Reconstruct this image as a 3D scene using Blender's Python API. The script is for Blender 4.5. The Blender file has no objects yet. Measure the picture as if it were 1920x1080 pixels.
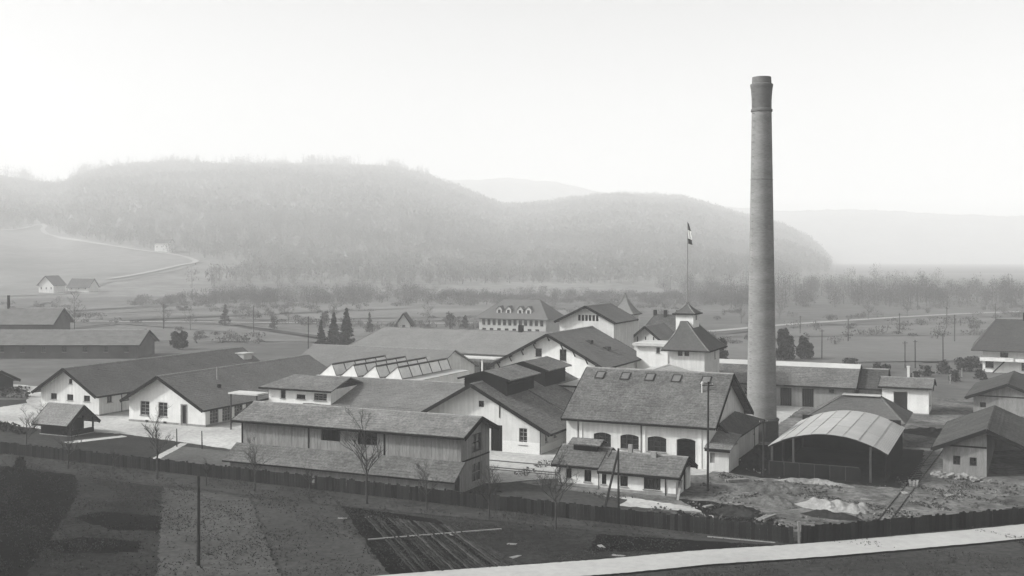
import bpy, math, random
import numpy as np
from mathutils import Vector, Matrix
random.seed(7); rng = np.random.default_rng(7)
R = math.radians
scene = bpy.context.scene
COL = scene.collection

# ------------------------------------------------------------------ camera, sky, sun, exposure
H = 23.0
cam_d = bpy.data.cameras.new('camera'); cam = bpy.data.objects.new('camera', cam_d); COL.objects.link(cam)
cam.location = (0, 0, H); cam.rotation_euler = (R(90), 0, 0)
cam_d.sensor_width = 36; cam_d.lens = 36 * 2050 / 1920; cam_d.shift_y = -60 / 1920
cam_d.clip_start = 0.5; cam_d.clip_end = 9000
scene.camera = cam

SUN_EL = R(35); SUN_AZ = R(-98)                      # azimuth clockwise from +Y: left of the view, a little behind the camera
sun_vec = Vector((math.sin(SUN_AZ) * math.cos(SUN_EL), math.cos(SUN_AZ) * math.cos(SUN_EL), math.sin(SUN_EL)))
world = bpy.data.worlds.new('World'); scene.world = world; world.use_nodes = True
wn, wl = world.node_tree.nodes, world.node_tree.links
wn.clear()
wo = wn.new('ShaderNodeOutputWorld'); wb = wn.new('ShaderNodeBackground'); sk = wn.new('ShaderNodeTexSky'); bw = wn.new('ShaderNodeRGBToBW')
sk.sky_type = 'NISHITA'; sk.sun_disc = False; sk.sun_elevation = SUN_EL; sk.sun_rotation = SUN_AZ
sk.air_density = 1.0; sk.dust_density = 5.0; sk.ozone_density = 1.0; sk.altitude = 400
wl.new(sk.outputs[0], bw.inputs[0]); wl.new(bw.outputs[0], wb.inputs['Color']); wl.new(wb.outputs[0], wo.inputs[0])
wb.inputs['Strength'].default_value = 0.15
sun_d = bpy.data.lights.new('sun', 'SUN'); sun = bpy.data.objects.new('sun', sun_d); COL.objects.link(sun)
sun_d.energy = 2.6; sun_d.angle = R(4.0); sun_d.color = (1, 1, 0.985)
sun.rotation_euler = sun_vec.to_track_quat('Z', 'Y').to_euler(); sun.location = (-60, -10, 80)

vs = scene.view_settings
vs.view_transform = 'Standard'; vs.look = 'None'; vs.exposure = 0.9; vs.gamma = 1.0; vs.use_curve_mapping = False
scene.cycles.volume_bounces = 2
scene.cycles.max_bounces = 8
scene.cycles.filter_width = 1.5

# ------------------------------------------------------------------ the works grid: a runs right and towards us, b away from us
TH = R(24.6); CT, ST = math.cos(TH), math.sin(TH)
def XY(a, b): return (a * CT + b * ST, -a * ST + b * CT)

# ------------------------------------------------------------------ materials
MATS = {}
def M(name, v, var=0.18, scale=0.6, fine=9.0, fvar=0.15, rough=0.92, bump=0.0, bscale=12.0, stretch=(1, 1, 1), spec=0.0, streak=0.0, rnd=0.14, cell=0.0):
    if name in MATS: return MATS[name]
    m = bpy.data.materials.new(name); m.use_nodes = True
    n, l = m.node_tree.nodes, m.node_tree.links
    p = n['Principled BSDF']; p.inputs['Roughness'].default_value = rough
    p.inputs['Specular IOR Level'].default_value = spec
    tc = n.new('ShaderNodeTexCoord'); mp = n.new('ShaderNodeMapping'); mp.inputs['Scale'].default_value = stretch
    l.new(tc.outputs['Object'], mp.inputs['Vector'])
    oi = n.new('ShaderNodeObjectInfo')
    def noise(sc, det, rgh=0.6):
        t = n.new('ShaderNodeTexNoise'); t.inputs['Scale'].default_value = sc; t.inputs['Detail'].default_value = det
        t.inputs['Roughness'].default_value = rgh; l.new(mp.outputs[0], t.inputs['Vector']); return t.outputs['Fac']
    def math_(op, a, b):
        t = n.new('ShaderNodeMath'); t.operation = op
        for i, x in enumerate((a, b)):
            if isinstance(x, (int, float)): t.inputs[i].default_value = x
            else: l.new(x, t.inputs[i])
        return t.outputs[0]
    def centred(fac, amt):                               # 1 + amt * 5 * (fac - 0.5)
        return math_('ADD', math_('MULTIPLY', fac, 5.0 * amt), 1 - 2.5 * amt)
    val = math_('MULTIPLY', centred(noise(scale, 5), var), centred(noise(fine, 4, 0.7), fvar))
    if streak:
        mp2 = n.new('ShaderNodeMapping'); mp2.inputs['Scale'].default_value = (2.2, 2.2, 0.18); l.new(tc.outputs['Object'], mp2.inputs['Vector'])
        t = n.new('ShaderNodeTexNoise'); t.inputs['Scale'].default_value = 1.3; t.inputs['Detail'].default_value = 5
        l.new(mp2.outputs[0], t.inputs['Vector']); val = math_('MULTIPLY', val, centred(t.outputs['Fac'], streak))
    if cell:
        vo = n.new('ShaderNodeTexVoronoi'); vo.inputs['Scale'].default_value = 2.4; l.new(mp.outputs[0], vo.inputs['Vector'])
        sp_ = n.new('ShaderNodeSeparateColor'); l.new(vo.outputs['Color'], sp_.inputs[0])
        val = math_('MULTIPLY', val, math_('ADD', math_('MULTIPLY', sp_.outputs[0], 2 * cell), 1 - cell))
    val = math_('MULTIPLY', val, v)
    val = math_('MULTIPLY', val, math_('ADD', math_('MULTIPLY', oi.outputs['Random'], rnd), 1 - rnd / 2))
    val = math_('MAXIMUM', val, 0.004)
    cb = n.new('ShaderNodeCombineColor'); l.new(val, cb.inputs[0]); l.new(val, cb.inputs[1]); l.new(math_('MULTIPLY', val, 0.975), cb.inputs[2])
    l.new(cb.outputs[0], p.inputs['Base Color'])
    if bump:
        bp = n.new('ShaderNodeBump'); bp.inputs['Strength'].default_value = bump; bp.inputs['Distance'].default_value = 0.06
        l.new(noise(bscale, 5, 0.7), bp.inputs['Height']); l.new(bp.outputs[0], p.inputs['Normal'])
    MATS[name] = m; return m

WHITE = M('whitewashed_render', 0.49, 0.10, 0.5, 5, 0.06, 0.95, 0.12, 6, streak=0.12)
WHITE2 = M('bright_render', 0.58, 0.12, 0.5, 5, 0.06, 0.95, 0.1, 6, streak=0.05)
RIDGE = M('ridge_tile_highlight', 0.19, 0.2, 0.5, 3, 0.3)  # paler than the roofs, to paint the highlight along the ridges
GREYR = M('grey_render', 0.2, 0.15, 0.5, 5, 0.1, 0.95, 0.12, 6, streak=0.15)
TILE = M('roof_tile', 0.098, 0.26, 0.28, 4.5, 0.42, 0.9, 0.35, 5, cell=0.16)
TILED = M('dark_roof_tile', 0.055, 0.26, 0.28, 4.5, 0.42, 0.9, 0.35, 5, cell=0.16)
TILEL = M('pale_roof_tile', 0.13, 0.24, 0.28, 4.5, 0.42, 0.9, 0.35, 5, cell=0.16)
SHEET = M('pale_metal_sheet', 0.31, 0.12, 0.3, 4, 0.1, 0.55, 0.1, 3, spec=0.4)
SHEETW = M('bright_metal_sheet', 0.4, 0.08, 0.3, 4, 0.06, 0.6, 0.0)
WOOD = M('weathered_board', 0.19, 0.2, 0.8, 6, 0.2, 0.9, 0.2, 20, (3, 3, 0.5))
WOODP = M('pale_board', 0.2, 0.2, 0.8, 6, 0.2, 0.9, 0.2, 20, (3, 3, 0.5))
WOODD = M('tarred_board', 0.009, 0.3, 0.8, 6, 0.25, 0.85, 0.2, 20, (3, 3, 0.5))
FENCE = M('old_fence_board', 0.016, 0.35, 0.8, 6, 0.3, 0.9, 0.2, 20, (3, 3, 0.5), rnd=1.0)
TRIM = M('dark_trim_and_shade', 0.01, 0.2, 1, 6, 0.15, 0.8)
FRAME = M('grey_window_frame', 0.20, 0.15, 1, 6, 0.1, 0.7)
FRAMED = M('dark_window_frame', 0.035, 0.15, 1, 6, 0.1, 0.7)
GLASS = M('window_glass', 0.01, 0.3, 1, 3, 0.2, 0.12, 0.05, 3, spec=0.5)
SKYGLASS = M('frosted_roof_glass', 0.62, 0.15, 0.8, 5, 0.12, 0.35, 0.05, 3, spec=0.5)
BRICKM = M('chimney_brick', 0.175, 0.17, 0.22, 2.2, 0.2, 0.92, 0.25, 6, (1, 1, 3.5))
SOOT = M('sooty_chimney_brick', 0.115, 0.18, 0.4, 3.0, 0.15, 0.92, 0.25, 6, (1, 1, 3.5))
GROUNDM = M('rough_grass_ground', 0.036, 0.35, 0.06, 1.7, 0.42, 0.97, 0.6, 2.5)
PLAIN = M('valley_meadow', 0.085, 0.25, 0.012, 0.10, 0.3, 0.97)
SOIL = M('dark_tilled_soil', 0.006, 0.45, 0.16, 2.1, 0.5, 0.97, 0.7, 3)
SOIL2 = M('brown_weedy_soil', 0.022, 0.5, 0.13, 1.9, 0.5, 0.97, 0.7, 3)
TURF = M('pale_winter_turf', 0.060, 0.22, 0.14, 1.6, 0.35, 0.97, 0.5, 3)
TURF2 = M('dull_winter_turf', 0.043, 0.22, 0.14, 1.6, 0.35, 0.97, 0.5, 3)
GRAVEL = M('pale_yard_gravel', 0.33, 0.24, 0.10, 1.6, 0.22, 0.95, 0.3, 5)
YARDG = M('trodden_yard_earth', 0.1, 0.65, 0.22, 1.5, 0.6, 0.95, 0.5, 4)
BLACKG = M('black_yard_ground', 0.01, 0.5, 0.2, 1.8, 0.5, 0.95, 0.5, 4)
ROADM = M('pale_gravel_road', 0.33, 0.10, 0.08, 1.4, 0.09, 0.95, 0.2, 5, (1, 1, 1))
FARROAD = M('far_gravel_road', 0.26, 0.1, 0.1, 1, 0.1)
SANDM = M('pale_sand', 0.21, 0.2, 0.5, 5, 0.2, 0.95, 0.5, 6)
RUBBLE = M('grey_rubble', 0.085, 0.4, 0.8, 4, 0.4, 0.95, 0.7, 6)
STONE = M('pale_stone', 0.21, 0.2, 1, 6, 0.2, 0.9, 0.3, 6)
IRON = M('dull_iron', 0.05, 0.2, 1, 6, 0.1, 0.6)
POLEM = M('tarred_pole_wood', 0.028, 0.3, 1, 6, 0.2, 0.9)
BARK = M('bare_bark', 0.05, 0.3, 1, 6, 0.2, 0.95)
TWIG = M('bare_twigs', 0.055, 0.2, 1, 4, 0.2, 0.95)
CONIFER = M('dark_conifer_needles', 0.012, 0.4, 0.5, 2, 0.4, 0.95)
SHRUB = M('shrub_leaves', 0.035, 0.4, 0.5, 2, 0.4, 0.95)
GRASSM = M('grass_blades', 0.046, 0.4, 0.1, 2, 0.4, 0.95)
WOODS = M('bare_beech_forest', 0.13, 0.5, 0.007, 0.05, 0.35, 0.97)  # tone raised to paint in some of the haze over the slopes
HILLM = M('forest_floor', 0.13, 0.3, 0.01, 0.09, 0.35, 0.97)
MEADOW = M('hill_meadow', 0.14, 0.2, 0.012, 0.08, 0.2, 0.97)
FLAGD = M('dark_flag_cloth', 0.05, 0.1, 1, 4, 0.1); FLAGW = M('white_flag_cloth', 0.7, 0.1, 1, 4, 0.1)

# ------------------------------------------------------------------ mesh helpers
class MB:
    def __init__(s): s.v = []; s.f = []
    def poly(s, pts):
        i = len(s.v); s.v.extend([tuple(p) for p in pts]); s.f.append(tuple(range(i, i + len(pts))))
    def box(s, x0, x1, y0, y1, z0, z1):
        i = len(s.v)
        s.v.extend([(x0, y0, z0), (x1, y0, z0), (x1, y1, z0), (x0, y1, z0), (x0, y0, z1), (x1, y0, z1), (x1, y1, z1), (x0, y1, z1)])
        s.f.extend([tuple(i + k for k in q) for q in ((0, 3, 2, 1), (4, 5, 6, 7), (0, 1, 5, 4), (1, 2, 6, 5), (2, 3, 7, 6), (3, 0, 4, 7))])
        return s
    def beam(s, p, q, w, h, up=(0, 0, 1)):
        p, q = Vector(p), Vector(q); d = (q - p).normalized(); u = Vector(up)
        sd = d.cross(u)
        if sd.length < 1e-4: sd = d.cross(Vector((1, 0, 0)))
        sd.normalize(); u = sd.cross(d).normalized(); i = len(s.v)
        for e in (p, q):
            for a, b in ((-1, -1), (1, -1), (1, 1), (-1, 1)): s.v.append(tuple(e + sd * a * w / 2 + u * b * h / 2))
        s.f.extend([tuple(i + k for k in t) for t in ((0, 1, 2, 3), (7, 6, 5, 4), (0, 4, 5, 1), (1, 5, 6, 2), (2, 6, 7, 3), (3, 7, 4, 0))])
        return s
    def tube(s, p, q, r0, r1, n=6, cap=True):
        p, q = Vector(p), Vector(q); d = (q - p)
        if d.length < 1e-6: return s
        d.normalize(); u = d.orthogonal().normalized(); w = d.cross(u); i = len(s.v)
        for e, r in ((p, r0), (q, r1)):
            for k in range(n):
                t = 2 * math.pi * k / n; s.v.append(tuple(e + (u * math.cos(t) + w * math.sin(t)) * r))
        for k in range(n): s.f.append((i + k, i + (k + 1) % n, i + n + (k + 1) % n, i + n + k))
        if cap: s.f.append(tuple(i + n + k for k in range(n))); s.f.append(tuple(i + n - 1 - k for k in range(n)))
        return s
    def lathe(s, prof, n=32, cap=True):
        i = len(s.v)
        for r, z in prof:
            for k in range(n):
                t = 2 * math.pi * k / n; s.v.append((r * math.cos(t), r * math.sin(t), z))
        for j in range(len(prof) - 1):
            for k in range(n):
                k2 = (k + 1) % n
                s.f.append((i + j * n + k, i + j * n + k2, i + (j + 1) * n + k2, i + (j + 1) * n + k))
        if cap: s.f.append(tuple(i + (len(prof) - 1) * n + k for k in range(n)))
        return s
    def mesh(s, name, mat):
        me = bpy.data.meshes.new(name); me.from_pydata(s.v, [], s.f); me.materials.append(mat); me.update(); return me
    def build(s, name, mat, parent=None, smooth=False):
        me = s.mesh(name, mat)
        if smooth: me.shade_smooth()
        return link(name, me, parent)
def link(name, me, parent=None):
    o = bpy.data.objects.new(name, me); COL.objects.link(o)
    if parent is not None: o.parent = parent
    return o
def tag(o, label, cat, group=None, kind=None):
    if label: o['label'] = label
    if cat: o['category'] = cat
    if group: o['group'] = group
    if kind: o['kind'] = kind
    return o
def thing(name, label, cat, loc=(0, 0, 0), rz=0.0, group=None):
    o = bpy.data.objects.new(name, None); COL.objects.link(o); o.empty_display_size = 0.5
    o.location = loc; o.rotation_euler = (0, 0, rz); return tag(o, label, cat, group)
def struct(o, kind='structure'): o['kind'] = kind; return o
def np_mesh(name, verts, faces, mat, parent=None):
    me = bpy.data.meshes.new(name); nf, k = faces.shape
    me.vertices.add(len(verts)); me.vertices.foreach_set('co', np.ascontiguousarray(verts, dtype=np.float32).ravel())
    me.loops.add(nf * k); me.loops.foreach_set('vertex_index', np.ascontiguousarray(faces, dtype=np.int32).ravel())
    me.polygons.add(nf); me.polygons.foreach_set('loop_start', np.arange(0, nf * k, k, dtype=np.int32))
    me.polygons.foreach_set('loop_total', np.full(nf, k, dtype=np.int32))
    me.materials.append(mat); me.update(calc_edges=True); me.validate()
    return link(name, me, parent)

# ------------------------------------------------------------------ terrain
def interp(x, pts): return np.interp(x, [p[0] for p in pts], [p[1] for p in pts])
SKY_MAIN = [(-900, 352), (-300, 336), (0, 326), (60, 338), (110, 340), (150, 322), (200, 310), (300, 304), (480, 303), (620, 303), (740, 310), (800, 327), (870, 351), (940, 378),
            (1010, 376), (1090, 364), (1160, 358), (1280, 364), (1340, 380), (1400, 397), (1470, 414), (1520, 440), (1550, 470), (1575, 505), (1650, 520), (3000, 520)]
SKY_FAR = [(-900, 350), (600, 352), (800, 342), (870, 338), (950, 335), (1040, 342), (1100, 356), (1200, 372), (1400, 392), (1450, 397), (1600, 394), (1750, 401), (1920, 408), (2400, 400), (3000, 392)]
def tri_noise(x, y, s, seed):
    return np.sin(x / s + seed * 1.7) * np.cos(y / (s * 1.3) + seed * 2.3) + 0.5 * np.sin(x / (s * .43) + y / (s * .61) + seed)
def hill_main(X, Y):
    px = 960 + 2050 * X / np.maximum(Y, 50)
    yr = np.interp(px, [0, 700, 1300, 1600], [2650, 2700, 2850, 3000])
    yf = np.interp(px, [-200, 400, 1300, 1600], [560, 640, 700, 1000])
    zr = np.maximum(23 + (480 - interp(px, SKY_MAIN)) * yr / 2050 - 20, -2.0)
    t = np.clip((Y - yf) / (yr - yf), 0, 1)
    z = zr * (0.35 * t + 0.65 * (3 * t * t - 2 * t ** 3))
    z = z + 2.2 * tri_noise(X, Y, 70, 1) * np.clip(t * 4, 0, 1) * np.clip(zr / 30, 0, 1) * np.clip((1 - t) * 6, 0.15, 1)
    b = np.clip((Y - yr) / 800, 0, 1)
    return z * (1 - 0.6 * b) - 0.6 * (t <= 0)
def hill_far(X, Y):
    px = 960 + 2050 * X / np.maximum(Y, 50)
    zr = np.maximum(23 + (480 - interp(px, SKY_FAR)) * 4000 / 2050, -2.0)
    t = np.clip((Y - 3250) / 750, 0, 1)
    z = zr * (3 * t * t - 2 * t ** 3) + (5.0 * tri_noise(X, Y, 90, 5) + 4.0 * tri_noise(X, Y, 23, 3)) * t
    return z - 1.0 * (t <= 0)
def grid_sheet(name, fn, us, ys, mat):
    U, Y = np.meshgrid(us, ys); X = U * Y
    Z = fn(X, Y); V = np.stack([X, Y, Z], -1).reshape(-1, 3); nu, ny = len(us), len(ys)
    i = np.arange((ny - 1) * (nu - 1)); r, c = i // (nu - 1), i % (nu - 1); a = r * nu + c
    return np_mesh(name, V, np.stack([a, a + 1, a + nu + 1, a + nu], -1), mat)

g = MB(); NX = 26; NY = 40
g.poly([(-4600, -250, 0), (4600, -250, 0), (4600, 5900, 0), (-4600, 5900, 0)])
struct(g.build('ground', GROUNDM))
us = np.linspace(-0.78, 0.40, 150)
hm = struct(grid_sheet('wooded_hill', hill_main, us, np.linspace(540, 3700, 180), HILLM)); hm.data.shade_smooth()
hf = struct(grid_sheet('far_hill', hill_far, np.linspace(-0.75, 0.75, 170), np.linspace(3230, 4900, 60), HILLM)); hf.data.shade_smooth()

PZ = 0.006
def patch(name, pts, z, mat, sub=0):
    global PZ
    PZ += 0.004; m = MB(); m.poly([(x, y, PZ) for x, y in pts]); return struct(m.build(name, mat))
def rag(pts, amp=0.5, n=8):
    out = []
    for i in range(len(pts)):
        p, q = Vector((*pts[i], 0)), Vector((*pts[(i + 1) % len(pts)], 0))
        k = max(1, int((q - p).length / 0.55)); amp_ = amp * 0.4 if amp < 1 else amp
        for j in range(k):
            s = p.lerp(q, j / k); w = amp_ if j else amp_ * 0.4
            out.append((s.x + random.uniform(-w, w), s.y + random.uniform(-w, w)))
    return out
def abp(pts): return [XY(a, b) for a, b in pts]
# meadows of the valley floor
patch('valley_meadow', [(-900, 175), (900, 175), (1500, 1500), (-1500, 1500)], 0.010, PLAIN)
patch('meadow', rag([(30, 236), (330, 236), (520, 470), (380, 475), (235, 440), (150, 402), (80, 344), (45, 300)], 2), 0.020, M('right_meadow', 0.11, 0.15, 0.02, 0.25, 0.12))
patch('meadow', rag([(-180, 300), (-40, 290), (10, 330), (-60, 365), (-190, 372)], 3), 0.020, M('left_meadow', 0.11, 0.25, 0.03, 0.3, 0.25))
patch('meadow', rag([(-190, 390), (-30, 385), (40, 420), (0, 545), (-230, 545)], 3), 0.020, M('left_far_meadow', 0.13, 0.25, 0.02, 0.3, 0.25))
# works yard and foreground plots, each a sheet a few millimetres above the one below
patch('works_yard', rag(abp([(-140, 108), (-117, 106), (-104.5, 107.5), (-92.5, 105.6), (-80, 103.5), (-76.5, 95), (-48, 99.5), (-46, 101.5), (-41, 106.5), (-29, 112), (-29, 185), (-140, 185)]), 0.35), 0.012, GRAVEL)
patch('yard_earth', rag(abp([(-46, 101), (-33, 98.5), (-24, 92), (-17, 92), (-2, 107), (8, 120), (12, 190), (-29, 190), (-29, 113), (-41, 106.5)]), 0.5), 0.016, YARDG)
patch('black_yard', rag(abp([(-28.4, 115), (-24, 113.8), (-10, 114.3), (-8.6, 120), (-9.5, 138), (-22, 138), (-28.4, 133)]), 0.6), 0.020, BLACKG)  # near-black sheet beside the annex and under the shelter
patch('pale_yard_strip', rag(abp([(-38, 98.4), (-33, 99.2), (-25, 97.6), (-24.4, 96.3), (-33, 95.5), (-37, 96.4)]), 0.4), 0.020, GRAVEL)
patch('dark_yard_patch', rag(abp([(-29, 100.4), (-25.5, 100.8), (-21, 98.5), (-17.5, 94), (-19, 92.5), (-24.5, 94.8), (-27, 98.6)]), 0.5), 0.024, BLACKG)
patch('lawn', rag(abp([(-104, 99.5), (-102, 105.8), (-98, 106.5), (-93, 104.4), (-89.5, 97.3), (-91, 94.5), (-103, 95.3)]), 0.25), 0.020, M('dark_lawn', 0.028, 0.25, 0.2, 2, 0.35, 0.97, 0.5, 3))
patch('lawn', rag(abp([(-91, 103.4), (-82, 102.8), (-77, 94.5), (-77, 92.5), (-88, 93), (-88, 96.5)]), 0.25), 0.020, M('grey_lawn', 0.075, 0.22, 0.2, 2, 0.3, 0.97, 0.5, 3))
patch('rough_bank', rag(abp([(-48, 99.3), (-45.8, 101.2), (-33, 98.2), (-33, 95.4), (-20, 91), (-20, 90.2), (-48, 91)]), 0.3), 0.020, TURF2)
patch('garden_path', rag(abp([(-106.5, 99.6), (-105, 99.0), (-102.2, 105.9), (-103.6, 106.4)]), 0.12), 0.026, GRAVEL)
patch('garden_path', rag(abp([(-92.8, 105.0), (-91.8, 105.2), (-87.6, 95.6), (-88.6, 95.4)]), 0.12), 0.026, GRAVEL)
patch('fence_verge', rag(abp([(-118, 91.0), (-17, 88.2), (-17, 86.6), (-60, 84.6), (-118, 86.5)]), 0.4), 0.012, TURF2)
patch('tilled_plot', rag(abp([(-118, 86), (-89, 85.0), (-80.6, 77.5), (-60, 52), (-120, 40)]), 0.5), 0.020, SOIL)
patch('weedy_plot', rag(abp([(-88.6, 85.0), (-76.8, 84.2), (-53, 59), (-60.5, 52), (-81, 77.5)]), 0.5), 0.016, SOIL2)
patch('soil_patch', rag(abp([(-74, 74), (-67.5, 74.6), (-64, 70.8), (-68.5, 69.2), (-75, 71.2)]), 0.6), 0.024, SOIL)
patch('soil_patch', rag(abp([(-69, 66.5), (-63.5, 67.5), (-61.5, 64.8), (-66, 62.5), (-72, 62.5)]), 0.6), 0.028, SOIL)
patch('turf_plot', rag(abp([(-76.4, 84.0), (-65.7, 83.8), (-46.5, 63), (-53, 57.5)]), 0.4), 0.016, TURF)
patch('turf_plot', rag(abp([(-65.3, 83.8), (-56.5, 84.0), (-39, 66), (-46, 62.8)]), 0.4), 0.016, TURF2)
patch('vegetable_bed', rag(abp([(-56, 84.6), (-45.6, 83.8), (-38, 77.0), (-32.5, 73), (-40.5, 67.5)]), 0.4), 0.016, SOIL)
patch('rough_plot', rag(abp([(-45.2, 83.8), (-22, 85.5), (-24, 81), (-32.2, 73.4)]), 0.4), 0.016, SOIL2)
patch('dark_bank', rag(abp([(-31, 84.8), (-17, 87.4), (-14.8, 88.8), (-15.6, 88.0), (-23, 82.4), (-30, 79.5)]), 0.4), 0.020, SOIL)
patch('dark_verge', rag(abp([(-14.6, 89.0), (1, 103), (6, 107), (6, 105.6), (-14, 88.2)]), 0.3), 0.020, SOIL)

def ribbon(name, left, right, z, mat):
    m = MB(); n = len(left)
    for p in left: m.v.append((p[0], p[1], p[2] if len(p) > 2 else z))
    for p in right: m.v.append((p[0], p[1], p[2] if len(p) > 2 else z))
    for i in range(n - 1): m.f.append((i, i + 1, n + i + 1, n + i))
    return struct(m.build(name, mat))
def wobble_line(pts, width, n=60, amp=0.12):
    c = []
    for i in range(len(pts) - 1):
        p0 = pts[max(i - 1, 0)]; p1 = pts[i]; p2 = pts[i + 1]; p3 = pts[min(i + 2, len(pts) - 1)]
        for k in range(n):
            t = k / n
            c.append(tuple(0.5 * ((2 * p1[j]) + (-p0[j] + p2[j]) * t + (2 * p0[j] - 5 * p1[j] + 4 * p2[j] - p3[j]) * t * t + (-p0[j] + 3 * p1[j] - 3 * p2[j] + p3[j]) * t ** 3) for j in (0, 1)))
    L, Rr = [], []
    for i in range(len(c)):
        a, b = c[max(i - 1, 0)], c[min(i + 1, len(c) - 1)]
        d = Vector((b[0] - a[0], b[1] - a[1])).normalized(); nrm = Vector((-d.y, d.x)); w = width / 2 + random.uniform(-amp, amp)
        w2 = width / 2 + random.uniform(-amp, amp)
        L.append((c[i][0] + nrm.x * w, c[i][1] + nrm.y * w)); Rr.append((c[i][0] - nrm.x * w2, c[i][1] - nrm.y * w2))
    return L, Rr
road_pts = [(-60, 65), (-30, 71.3), (-12, 75.6), (-5, 77.5), (1, 79.0), (7.7, 80.7), (14.5, 82.9), (22.3, 84.7), (31.5, 87.3), (42.5, 90.8), (56, 96), (90, 112)]
ribbon('gravel_road', *wobble_line(road_pts, 3.75, 24, 0.05), 0.16, ROADM)
far_pts = [(40, 316), (62, 334), (88.5, 362), (121, 390), (166, 425), (206, 449), (300, 500), (420, 570)]
ribbon('valley_road', *wobble_line(far_pts, 4.2, 12, 0.15), 0.17, FARROAD)
ribbon('valley_road', *wobble_line([(-190, 388), (-142, 383), (-73, 375), (-20, 372), (20, 380)], 3.6, 12, 0.5), 0.17, FARROAD)
ribbon('valley_road', *wobble_line([(-130, 205), (-100, 196), (-82, 188), (-74, 172), (-66, 160)], 4, 12, 0.3), 0.18, GRAVEL)
# the road that climbs the hill in a hairpin, draped on the slope
def drape(name, pts, width, lift, mat, fn=hill_main):
    L, Rr = wobble_line(pts, width, 10, 0.1)
    def z(p): return (p[0], p[1], float(fn(np.array(p[0]), np.array(p[1]))) + lift)
    return ribbon(name, [z(p) for p in L], [z(p) for p in Rr], 0, mat)
HAIRPIN = [(-573.0, 1223.6), (-573.0, 1276.8), (-584, 1345), (-567.4, 1327.9), (-551.1, 1283.8), (-527.7, 1240.7), (-499.9, 1205.8), (-404.1, 1062.0), (-345.5, 997.7), (-293.6, 955.5), (-270.6, 924.4), (-260.7, 898.2), (-265.2, 869.8), (-267.5, 831.0), (-269.9, 768.4), (-272.8, 735.9)]
drape('hill_road', HAIRPIN, 5.0, 1.2, FARROAD)
HILL_MEADOW = [(-720, 1203), (-573.0, 1223.6), (-581.9, 1350), (-516.0, 1244.5), (-395.8, 1067.5), (-296.3, 964.2), (-255, 908.1), (-256, 842.1), (-263.1, 709.6), (-254.0, 627.5), (-282.7, 600), (-450, 592)]
def inside(X, Y, poly):
    r = np.zeros(np.shape(X), bool); n = len(poly)
    for i in range(n):
        (x0, y0), (x1, y1) = poly[i], poly[(i + 1) % n]
        c = ((y0 > Y) != (y1 > Y)); xi = x0 + (Y - y0) * (x1 - x0) / ((y1 - y0) if y1 != y0 else 1e-9); r ^= c & (X < xi)
    return r
def draped_area(name, poly, cell, lift, mat):
    xs = np.arange(min(p[0] for p in poly), max(p[0] for p in poly), cell); ys = np.arange(min(p[1] for p in poly), max(p[1] for p in poly), cell)
    X, Y = np.meshgrid(xs, ys); Z = hill_main(X, Y) + lift; nx = len(xs)
    ok = inside(X[:-1, :-1] + cell / 2, Y[:-1, :-1] + cell / 2, poly); r, c = np.nonzero(ok); a = r * nx + c
    return struct(np_mesh(name, np.stack([X, Y, Z], -1).reshape(-1, 3), np.stack([a, a + 1, a + nx + 1, a + nx], -1), mat))
draped_area('hill_meadow', HILL_MEADOW, 4.0, 0.45, MEADOW).data.shade_smooth()


# ------------------------------------------------------------------ building kit
def wall_mesh(mb, org, dx, nrm, prof, ops, zb=-0.15, depth=0.28):
    org, dx, nrm = Vector(org), Vector(dx), Vector(nrm); up = Vector((0, 0, 1))
    s_lo, s_hi = prof[0][0], prof[-1][0]
    cuts = set(p[0] for p in prof)
    for o in ops:
        n = 8 if o.get('arch') else 1
        for k in range(n + 1): cuts.add(o['s0'] + (o['s1'] - o['s0']) * k / n)
    cuts = sorted(c for c in cuts if s_lo - 1e-6 <= c <= s_hi + 1e-6)
    cuts = [c for i, c in enumerate(cuts) if i == 0 or c - cuts[i - 1] > 1e-5]
    zt = lambda s: float(np.interp(s, [p[0] for p in prof], [p[1] for p in prof]))
    def otop(o, s):
        if not o.get('arch'): return o['z1']
        u = (s - (o['s0'] + o['s1']) / 2) / ((o['s1'] - o['s0']) / 2); return o['z1'] - o['arch'] * u * u
    P = lambda s, z, d=0.0: org + dx * s + up * z - nrm * d
    for a, b in zip(cuts[:-1], cuts[1:]):
        m = (a + b) / 2; lo = (zb, zb)
        for o in sorted([o for o in ops if o['s0'] - 1e-6 < m < o['s1'] + 1e-6], key=lambda o: o['z0']):
            if o['z0'] > lo[0] + 1e-4: mb.poly([P(a, lo[0]), P(b, lo[1]), P(b, o['z0']), P(a, o['z0'])])
            lo = (otop(o, a), otop(o, b)); mb.poly([P(a, lo[0]), P(b, lo[1]), P(b, lo[1], depth), P(a, lo[0], depth)])
        mb.poly([P(a, lo[0]), P(b, lo[1]), P(b, zt(b)), P(a, zt(a))])
    for o in ops:
        s0, s1, z0 = o['s0'], o['s1'], o['z0']
        mb.poly([P(s0, z0), P(s1, z0), P(s1, z0, depth), P(s0, z0, depth)])
        for s in (s0, s1): mb.poly([P(s, z0), P(s, otop(o, s)), P(s, otop(o, s), depth), P(s, z0, depth)])
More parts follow.
